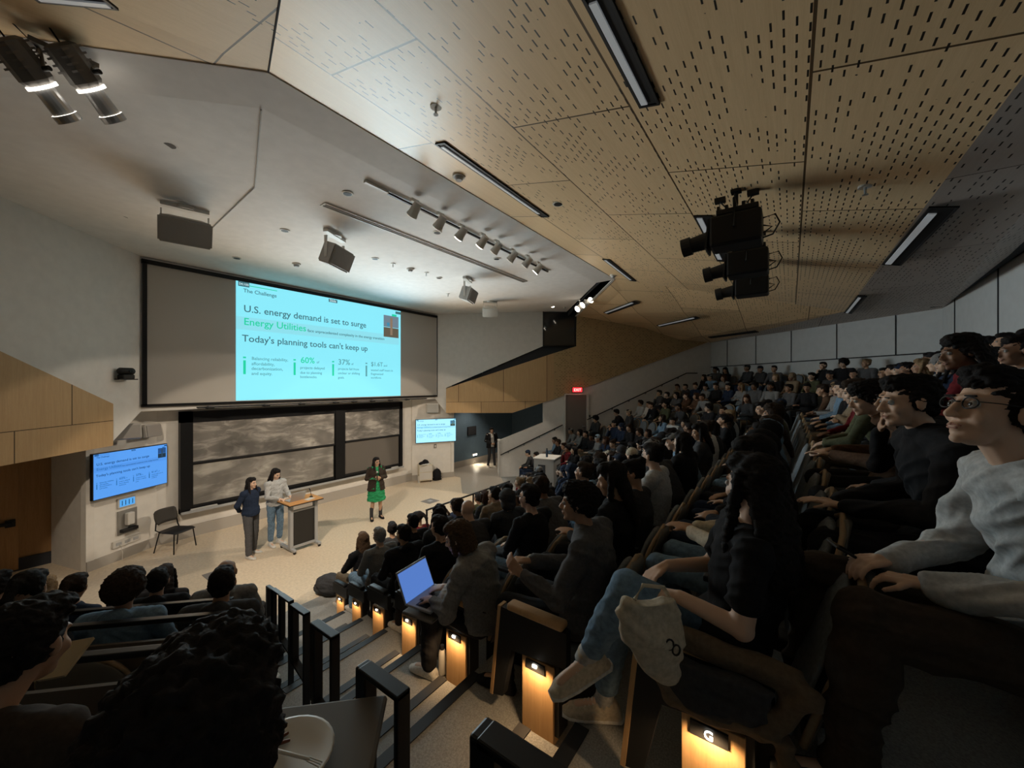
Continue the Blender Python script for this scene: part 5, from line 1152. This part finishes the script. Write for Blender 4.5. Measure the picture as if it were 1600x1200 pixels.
wm = put_person(PW, (gp_.x, gp_.y, 0), R(160), 'woman in green dress and dark blazer holding a microphone at centre stage', skin_i=0, hair='longfront', hc='black', top='green', bot='green', shoe='black', glasses=True, names=('dress_top', 'skirt'), hvox=.008, k=.99)
def blazer():
    bm = bmesh.new(); X, Y = (1, 0, 0), (0, 1, 0)
    loft(bm, [((0, -.01, .80), .245, .19, X, Y), ((0, -.01, .95), .225, .175, X, Y), ((0, -.01, 1.10), .19, .155, X, Y), ((0, -.015, 1.27), .20, .16, X, Y), ((0, -.015, 1.38), .19, .125, X, Y), ((0, -.02, 1.44), .095, .085, X, Y)], 24)
    J = PW['J']
    for s in 'LR': capsule(bm, J['sh'+s], J['el'+s], .078, .062); capsule(bm, J['el'+s], J['wr'+s].lerp(J['el'+s], .12), .062, .046); capsule(bm, J['nek']-Vector((0, 0, .04)), J['sh'+s], .05, .078)
    me = remesh(bm, .010, 2, .008, 9, 5, 'blazer')
    # open front: drop the strip down the middle of the chest
    b2 = bmesh.new(); b2.from_mesh(me)
    dl = [f for f in b2.faces if f.calc_center_median().y > .03 and abs(f.calc_center_median().x) < .035+.10*max(0, (1.10-f.calc_center_median().z)) and not (1.06 < f.calc_center_median().z < 1.20 and f.calc_center_median().y > .16)]
    bmesh.ops.delete(b2, geom=dl, context='FACES'); b2.to_mesh(me); b2.free(); me.update(); return me
bz = blazer(); bz.materials.append(cloth('brown') if False else mat('dark blazer cloth', (.035, .024, .018), .9, kind='cloth')); clone_obj('blazer', bz, None, wm)
for s in 'LR':
    a = PW['J']['an'+s]; clone_obj('sock', simple_mesh('sock', lambda b: capsule(b, a+Vector((0, 0, -.02)), a+Vector((0, .005, .20)), .052, .056), [cloth('charcoal')]), None, wm)
mw = wm.matrix_basis @ PW['J']['wrL']
ml = wm.matrix_basis @ (PW['J']['wrL']+Vector((.10, .035, .03)))
t = thing('microphone', ml, 'handheld microphone in the hands of the woman in green', 'microphone'); mk('handle', lambda b: cyl(b, (0, 0, -.08), (0, 0, .12), .012, .016), M_blackp, t); mk('mesh_head', lambda b: ell(b, (0, 0, .145), (.026, .026, .032)), M_greym, t, True)
k4 = dict(elL=(-.25, .0, 1.14), wrL=(-.07, .20, 1.05), elR=(.25, .0, 1.14), wrR=(.07, .20, 1.05), hdL=(.7, .4, -.2), hdR=(-.7, .4, -.2), pnL=(0, -1, 0), pnR=(0, -1, 0), curl=.8, anL=(-.13, .05, .09), anR=(.14, -.04, .09), pitch=-6)
PM4 = make_person(STAND, .010, k4, loose=.9, seed=24); sp_ = at(768, 730, Z=0)
mn = put_person(PM4, (sp_.x, sp_.y, 0), R(146), 'man in dark open jacket and white T-shirt standing by the blue entry wall', skin_i=0, hair='swept', hc='black', top='white', bot='charcoal', shoe='white', names=('shirt', 'trousers'), k=1.04)
def jacket():
    bm = bmesh.new(); X, Y = (1, 0, 0), (0, 1, 0)
    loft(bm, [((0, -.01, .84), .225, .18, X, Y), ((0, -.01, 1.10), .20, .165, X, Y), ((0, -.02, 1.27), .205, .165, X, Y), ((0, -.02, 1.40), .19, .125, X, Y), ((0, -.02, 1.46), .09, .085, X, Y)], 24)
    J = PM4['J']
    for s in 'LR': capsule(bm, J['sh'+s], J['el'+s], .080, .064); capsule(bm, J['el'+s], J['wr'+s].lerp(J['el'+s], .12), .064, .046)
    me = remesh(bm, .012, 2, .008, 9, 6, 'jacket'); b2 = bmesh.new(); b2.from_mesh(me)
    dl = [f for f in b2.faces if .02 < f.calc_center_median().y and abs(f.calc_center_median().x) < .065 and not (.98 < f.calc_center_median().z < 1.14 and f.calc_center_median().y > .165)]
    bmesh.ops.delete(b2, geom=dl, context='FACES'); b2.to_mesh(me); b2.free(); me.update(); return me
jk = jacket(); jk.materials.append(cloth('black')); clone_obj('jacket', jk, None, mn)
# ------------------------------------------------------------ people close to the camera
def hero(over, kw, loc, rz, label, vox=.0075, **pk):
    PM = make_person(SEATED, vox, over, wr=kw.pop('wr', .009)*1.3, wfq=5.5, **kw); b = put_person(PM, loc, rz, label, hvox=pk.pop('hvox', .006), **pk); return b, PM
# big curly head directly in front
b1, _ = hero(dict(hed=(0, .02, 1.20), wrL=(-.10, .34, .70), wrR=(.14, .34, .72), elL=(-.27, .08, .74), elR=(.27, .08, .74)), dict(loose=1.5, seed=31, hood=True), (.153, .590, 2.045), R(-45),
    'person with a big mass of curly black hair directly in front of the camera', skin_i=1, hair='curly', hc='black', top='black', bot='black', shoe='black', names=('hoodie', 'trousers'), hvox=.005, face=False)
hero(dict(hed=(0, .06, 1.19), pitch=-12, wrL=(-.05, .32, .74), wrR=(.10, .30, .78)), dict(loose=1.2, seed=32), (.04, 1.745, 1.76), R(-50),
    'person with short black hair reading at the lower left edge, dark top', skin_i=1, hair='swept', hc='black', top='darkbrown', bot='black', shoe='black', names=('sweater', 'trousers'), face=False)
# sweater and laptop, fifth row
hero(dict(pel=(-.02, .0, .56), wai=(-.05, .0, .70), che=(-.09, .03, .86), nek=(-.12, .10, 1.02), hed=(-.14, .17, 1.135), shL=(-.30, .02, .96), shR=(.06, .06, .97), elL=(-.40, .06, .74), elR=(.04, .12, .72), wrL=(-.34, .24, .74), wrR=(-.14, .26, .75),
    hdL=(.35, .9, -.1), hdR=(-.5, .8, -.1), pitch=-20, yaw=18, anL=(-.14, .45, .09), knL=(-.15, .44, .55), knR=(.14, .44, .58), anR=(.10, .50, .09)), dict(loose=1.5, seed=33, wr=.012), (2.24, 1.84, 1.43), R(6),
    'person with ear-length light brown hair in a loose grey sweater typing on a laptop', skin_i=2, hair='bob', hc='lightbrown', top='grey', bot='black', shoe='white', names=('sweater', 'trousers'))
# grey denim jacket, sixth row
hero(dict(hed=(-.02, .02, 1.215), nek=(0, -.03, 1.07), yaw=10, elL=(-.30, .04, .76), wrL=(-.28, .27, .84), hdL=(.1, .8, .5), pnL=(1, 0, 0), elR=(.20, .05, .76), wrR=(-.10, .30, .84), hdR=(-.7, .6, .2), curl=.7), dict(loose=1.5, seed=34, collar=True, wr=.012), (2.14, 1.02, 1.77), R(8),
    'man with short curly black hair in a grey-blue jacket, hands raised together', skin_i=1, hair='curly', hc='black', top='darkgrey', bot='black', shoe='black', names=('jacket', 'trousers'))
# crossed legs, seventh row
b5, P5_ = hero(dict(hed=(-.05, -.10, 1.215), nek=(-.02, -.10, 1.07), shL=(-.17, -.10, 1.01), shR=(.16, -.05, 1.01), che=(0, -.09, .88), wai=(0, -.06, .7), elL=(-.25, -.07, .77), wrL=(-.20, .15, .80), hdL=(.25, .9, -.25), elR=(.20, .06, .78), wrR=(-.02, .22, .82), hdR=(-.9, .35, -.1), pnR=(0, -.3, -1), curl=.35,
    hpL=(-.08, .02, .53), knL=(.02, .43, .52), anL=(.03, .50, .10), toeL=(-.45, 1, 0), hpR=(.05, .03, .56), knR=(-.25, .31, .80), anR=(-.22, .49, .46), toeR=(-.75, .65, -.28), yaw=-38, pitch=-4), dict(female=True, loose=1.1, sleeve='short', bottom='cropped', seed=35, wr=.010), (1.76, .22, 2.10), R(4),
    'woman with long black hair, black T-shirt and jeans, legs crossed beside the aisle', vox=.0065, skin_i=2, hair='longfront', hc='black', top='black', bot='denim', shoe='cream', names=('t_shirt', 'jeans'), botkind='denim')
# socks for her
for s in 'LR':
    J = P5_['J']; a = J['an'+s]; kn = J['kn'+s]; clone_obj('sock', simple_mesh('sock', lambda b: capsule(b, a.lerp(kn, -.05), a.lerp(kn, .30), .046, .050), [cloth('lightgrey')]), None, b5)
for s in 'LR':
    J = P5_['J']; a = J['an'+s]; td = J['toe'+s].normalized(); sd = td.cross(Vector((0, 0, 1))).normalized(); up = sd.cross(td).normalized(); z0 = a-up*.09
    mk('rubber_sole', lambda b: loft(b, [(z0+td*q+up*.004, w_, .014, sd, up) for q, w_ in ((-.092, .02), (-.075, .040), (0, .045), (.09, .054), (.165, .050), (.20, .028))], 14), cloth('white'), b5, True)
    for k in range(4): mk('shoelace', lambda b: tube(b, [z0+td*(.055+k*.018)+up*(.068-k*.006)-sd*.024, z0+td*(.06+k*.018)+up*(.078-k*.006), z0+td*(.055+k*.018)+up*(.068-k*.006)+sd*.024], .0035, 6), cloth('white'), b5)
bm = bmesh.new()
loft(bm, [((-.01, .0, .10), .085, .03, (1, 0, 0), (0, 1, 0)), ((-.01, 0, .06), .105, .045, (1, 0, 0), (0, 1, 0)), ((.0, 0, -.02), .10, .05, (1, 0, 0), (0, 1, 0)), ((.025, .0, -.10), .070, .035, (1, 0, 0), (0, 1, 0)), ((.045, .0, -.16), .03, .02, (1, 0, 0), (0, 1, 0))], 20)
t = thing('tote_bag', at(1020, 985, t=.00205), 'cream canvas tote bag on the lap of the woman with crossed legs', 'bag', rz=R(-50)); new_obj('bag_body', remesh(bm, .007, 3, .018, 6, 3, 'tote'), cloth('cream'), t)
def mark(b):
    for cx, cz in ((.05, -.02), (.085, -.05)): tube(b, [(cx*.6+.012*math.cos(a), -.052, cz*.6+.016*math.sin(a)) for a in [i*math.pi/6 for i in range(13)]], .003, 5)
mk('printed_mark', mark, M_blackp, t); mk('strap', lambda b: tube(b, [(-.06, 0, .10), (-.02, .03, .13), (.05, .03, .12), (.08, 0, .06)], .007), cloth('cream'), t)
# jacket hung over the arm of the seat end
bm = bmesh.new()
capsule(bm, (0, .24, .68), (0, -.20, .66), .045, .05); capsule(bm, (-.045, .24, .66), (-.06, .14, .50), .030, .035); capsule(bm, (-.06, .14, .50), (-.05, -.12, .50), .035, .045); capsule(bm, (-.05, -.12, .50), (-.03, -.24, .64), .045, .045)
capsule(bm, (-.02, -.18, .46), (-.0, -.26, .12), .035, .02)
t = thing('draped_jacket', (1.50, .20, 2.10), 'brown jacket with dark lining hung over the seat arm of the seventh row', 'jacket'); new_obj('brown_shell', remesh(bm, .009, 3, .018, 6, 8, 'jacket shell'), mat('brown jacket cloth', (.13, .095, .065), .9, kind='cloth'), t)
bm = bmesh.new(); loft(bm, [((-.055, .02, .64), .19, .03, (0, 1, 0), (1, 0, 0)), ((-.06, .02, .55), .16, .032, (0, 1, 0), (1, 0, 0)), ((-.06, .02, .50), .12, .03, (0, 1, 0), (1, 0, 0))], 18); new_obj('dark_lining', remesh(bm, .009, 2, .012, 9, 2, 'lining'), cloth('charcoal'), t)
# grey sweatshirt, eighth row
hero(dict(pel=(0, 0, .57), wai=(0, -.02, .72), che=(0, .02, .90), nek=(-.01, .10, 1.07), hed=(-.02, .155, 1.205), shL=(-.19, .06, 1.0), shR=(.19, .06, 1.0), elL=(-.24, .08, .74), elR=(.24, .12, .74), wrL=(-.03, .30, .68), wrR=(.12, .33, .69), hdL=(.5, .85, -.1), hdR=(-.4, .9, -.1), pitch=12, yaw=16, curl=.9,
    knL=(-.12, .46, .58), knR=(.20, .50, .58), anL=(-.08, .50, .10), anR=(.20, .56, .10)), dict(loose=1.9, seed=36, wr=.020), (1.74, -.62, 2.42), R(10),
    'young man with glasses and light grey sweatshirt looking up at the right edge', vox=.0055, skin_i=2, hair='swept', hc='black', top='lightgrey', bot='darkbrown', shoe='charcoal', glasses=True, names=('sweatshirt', 'trousers'), hvox=.0045)
t = thing('phone', at(1334, 868, t=.00225), 'dark phone in the hands of the man in the grey sweatshirt', 'phone', rz=R(20)); boxo('phone_body', (0, 0, 0), (.075, .15, .009), M_blackp, t, rot=Euler((.5, 0, 0)), bev=.003); boxo('phone_screen', (0, 0, .006), (.068, .14, .001), M_glass, t, rot=Euler((.5, 0, 0)))
# dark jacket man, eighth row
hero(dict(nek=(0, .06, 1.07), hed=(-.02, .13, 1.20), che=(0, 0, .89), shL=(-.2, .03, 1.0), shR=(.2, .03, 1.0), pitch=-4, yaw=10, wrL=(.02, .36, .68), wrR=(.16, .36, .66), elL=(-.24, .10, .74), hdL=(.6, .8, 0), hdR=(-.2, .95, .1), curl=.3), dict(loose=1.8, seed=37, collar=True, wr=.014), (2.52, -.56, 2.42), R(8),
    'man with short black hair in a bulky black jacket beside the man in grey sweatshirt', vox=.0065, skin_i=2, hair='swept', hc='black', top='black', bot='black', shoe='black', names=('jacket', 'trousers'), hvox=.0055)
hero(dict(nek=(0, .08, 1.06), hed=(-.02, .17, 1.17), pitch=-14, yaw=14, wrL=(-.02, .38, .74), wrR=(.12, .36, .76), elL=(-.24, .14, .74), hdL=(.4, .9, .1)), dict(loose=1.4, seed=38, collar=True), (3.86, -.62, 2.42), R(4),
    'man with wavy black hair and pale open collar looking down past the black-jacket man', vox=.008, skin_i=2, hair='curly', hc='black', top='brown', bot='black', shoe='black', names=('jacket', 'trousers'))
hero(dict(nek=(0, .05, 1.06), hed=(0, .10, 1.19), yaw=10, elR=(.22, .14, .76), wrR=(.08, .16, .99), hdR=(-.35, .0, 1), pnR=(-.3, -1, 0), curl=.9), dict(loose=1.3, seed=41), (3.2, -.62, 2.42), R(6),
    'person in black top resting chin on hand between two black-haired men', vox=.009, skin_i=1, hair='short', hc='black', top='black', bot='black', shoe='black', names=('sweater', 'trousers'))
# ninth row
hero(dict(che=(0, .10, .86), shL=(-.185, .20, .98), shR=(.185, .20, .98), nek=(0, .23, 1.04), hed=(0, .30, 1.16), elL=(-.22, .30, .76), elR=(.22, .30, .76), wrL=(-.08, .48, .72), wrR=(.05, .42, .90), pitch=-6, yaw=14), dict(loose=1.4, seed=39, female=True), (3.86, -1.22, 2.75), R(4),
    'person with dark locs in a deep red top leaning forward, upper right', vox=.008, skin_i=3, hair='locs', hc='black', top='maroon', bot='black', shoe='black', names=('sweater', 'trousers'))
hero(dict(hed=(0, .02, 1.20), yaw=4, wrL=(-.05, .30, .72)), dict(loose=1.4, seed=40, collar=True), (4.62, -1.42, 2.75), R(4),
    'man with cropped black hair in a grey shirt, topmost at the right edge', vox=.009, skin_i=3, hair='short', hc='black', top='grey', bot='charcoal', shoe='black', names=('shirt', 'trousers'))
# hand-held things, laptop, plate
t = thing('laptop', (1.96, 2.13, 2.12), 'open laptop with a bright blue screen in the fifth row by the aisle', 'laptop', rz=R(8)); boxo('keyboard_base', (0, 0, .008), (.32, .22, .016), M_greym, t, bev=.003)
boxo('keyboard', (0, -.01, .017), (.28, .10, .002), M_blackp, t)
boxo('laptop_lid', (0, .165, .105), (.32, .010, .23), M_greym, t, rot=Euler((R(-24), 0, 0)), bev=.003); boxo('laptop_screen', (0, .158, .106), (.30, .003, .205), emi('blue laptop screen', (.10, .22, .62), .9), t, rot=Euler((R(-24), 0, 0)))
t = thing('tablet_arm', (1.97, 2.12, 2.085), 'fold-out writing tablet under the laptop in the fifth row', 'tablet arm', rz=R(8)); boxo('board', (0, 0, .0), (.40, .27, .02), M_shell, t, bev=.01); mk('support_arm', lambda b: tube(b, [(.10, -.10, -.01), (.14, -.16, -.30), (.14, -.2, -.62)], .016), M_black, t)
bm = bmesh.new(); heap(bm, [((0, 0, 0), (.17, .09, .06)), ((.10, -.03, -.02), (.10, .08, .05)), ((-.10, .02, -.03), (.08, .07, .04))]); t = thing('cream_scarf', (2.09, 2.04, 2.165), 'cream cloth bundle resting on the seat arm beside the laptop', 'cloth', rz=R(20)); new_obj('cloth_bundle', remesh(bm, .008, 2, .02, 10, 6, 'scarf'), cloth('cream'), t)
t = thing('tablet_arm', (.47, 1.06, 2.74), 'dark writing tablet holding a plate beside the curly-haired person', 'tablet arm', rz=R(-45)); boxo('board', (.0, 0, 0), (.46, .30, .02), M_shell, t, bev=.01); mk('support_arm', lambda b: tube(b, [(-.1, -.1, -.01), (-.1, -.18, -.3), (-.1, -.2, -.66)], .018), M_black, t)
t = thing('plate', (.44, 1.03, 2.751), 'white paper plate of leftover food on the dark writing tablet', 'plate')
mk('plate_dish', lambda b: (loft(b, [((0, 0, 0), .085, .085, (1, 0, 0), (0, 1, 0)), ((0, 0, .006), .095, .095, (1, 0, 0), (0, 1, 0)), ((0, 0, .020), .125, .125, (1, 0, 0), (0, 1, 0)), ((0, 0, .0205), .118, .118, (1, 0, 0), (0, 1, 0)), ((0, 0, .010), .09, .09, (1, 0, 0), (0, 1, 0)), ((0, 0, .008), .02, .02, (1, 0, 0), (0, 1, 0))], 32)), M_offw, t, True)
t = thing('food_scraps', (.44, 1.05, 2.762), 'reddish food scraps on the white plate', 'food'); 
mk('sauce', lambda b: [capsule(b, (.01*math.cos(a), .04+.01*math.sin(a), .004), (.045*math.cos(a), .04+.045*math.sin(a), .005), .006, .004, 7) for a in (0, .7, 1.4, 2.1, 2.8, -.6)], mat('red brown sauce', (.16, .05, .03), .5), t, True)
t = thing('fork', (.47, .98, 2.772), 'white plastic fork lying across the plate rim', 'fork', rz=R(-70)); mk('fork_handle', lambda b: capsule(b, (-.10, 0, .0), (.02, 0, .006), .005, .004, 8), M_offw, t, True)
for k in (-1, 0, 1): mk('tine', lambda b: capsule(b, (.02, k*.005, .006), (.055, k*.006, .002), .0018, .0014, 6), M_offw, t, True)
p = at(84, 1030, t=.00235); t = thing('open_notebook', p, 'tan open notebook held by the reader at the lower left edge', 'notebook', rz=R(-50)); boxo('left_page', (-.045, 0, .0), (.09, .13, .010), mat('tan paper', (.42, .34, .22), .8), t, rot=Euler((.5, .15, 0))); boxo('right_page', (.045, 0, .0), (.09, .13, .010), mat('tan paper', (.42, .34, .22), .8), t, rot=Euler((.5, -.15, 0)))
p = at(691, 1052, Z=1.44); bottle(p, .22, M_offw, 'small white bottle on the step beside the fifth-row seat end', .03)
# bags at the foot of the left aisle
bm = bmesh.new(); ell(bm, (0, 0, .17), (.20, .28, .18)); ell(bm, (.05, .15, .10), (.2, .2, .12)); p = at(503, 930, Z=0); t = thing('backpack', (p.x+.1, p.y-.1, .012), 'dark backpack slumped on the floor at the foot of the left aisle', 'backpack', rz=R(20)); new_obj('bag_body', remesh(bm, .015, 2, .02, 7, 3, 'bag'), cloth('charcoal'), t); mk('strap', lambda b: tube(b, [(.1, .1, .28), (.15, .25, .22), (.1, .36, .05)], .014), M_blackp, t)
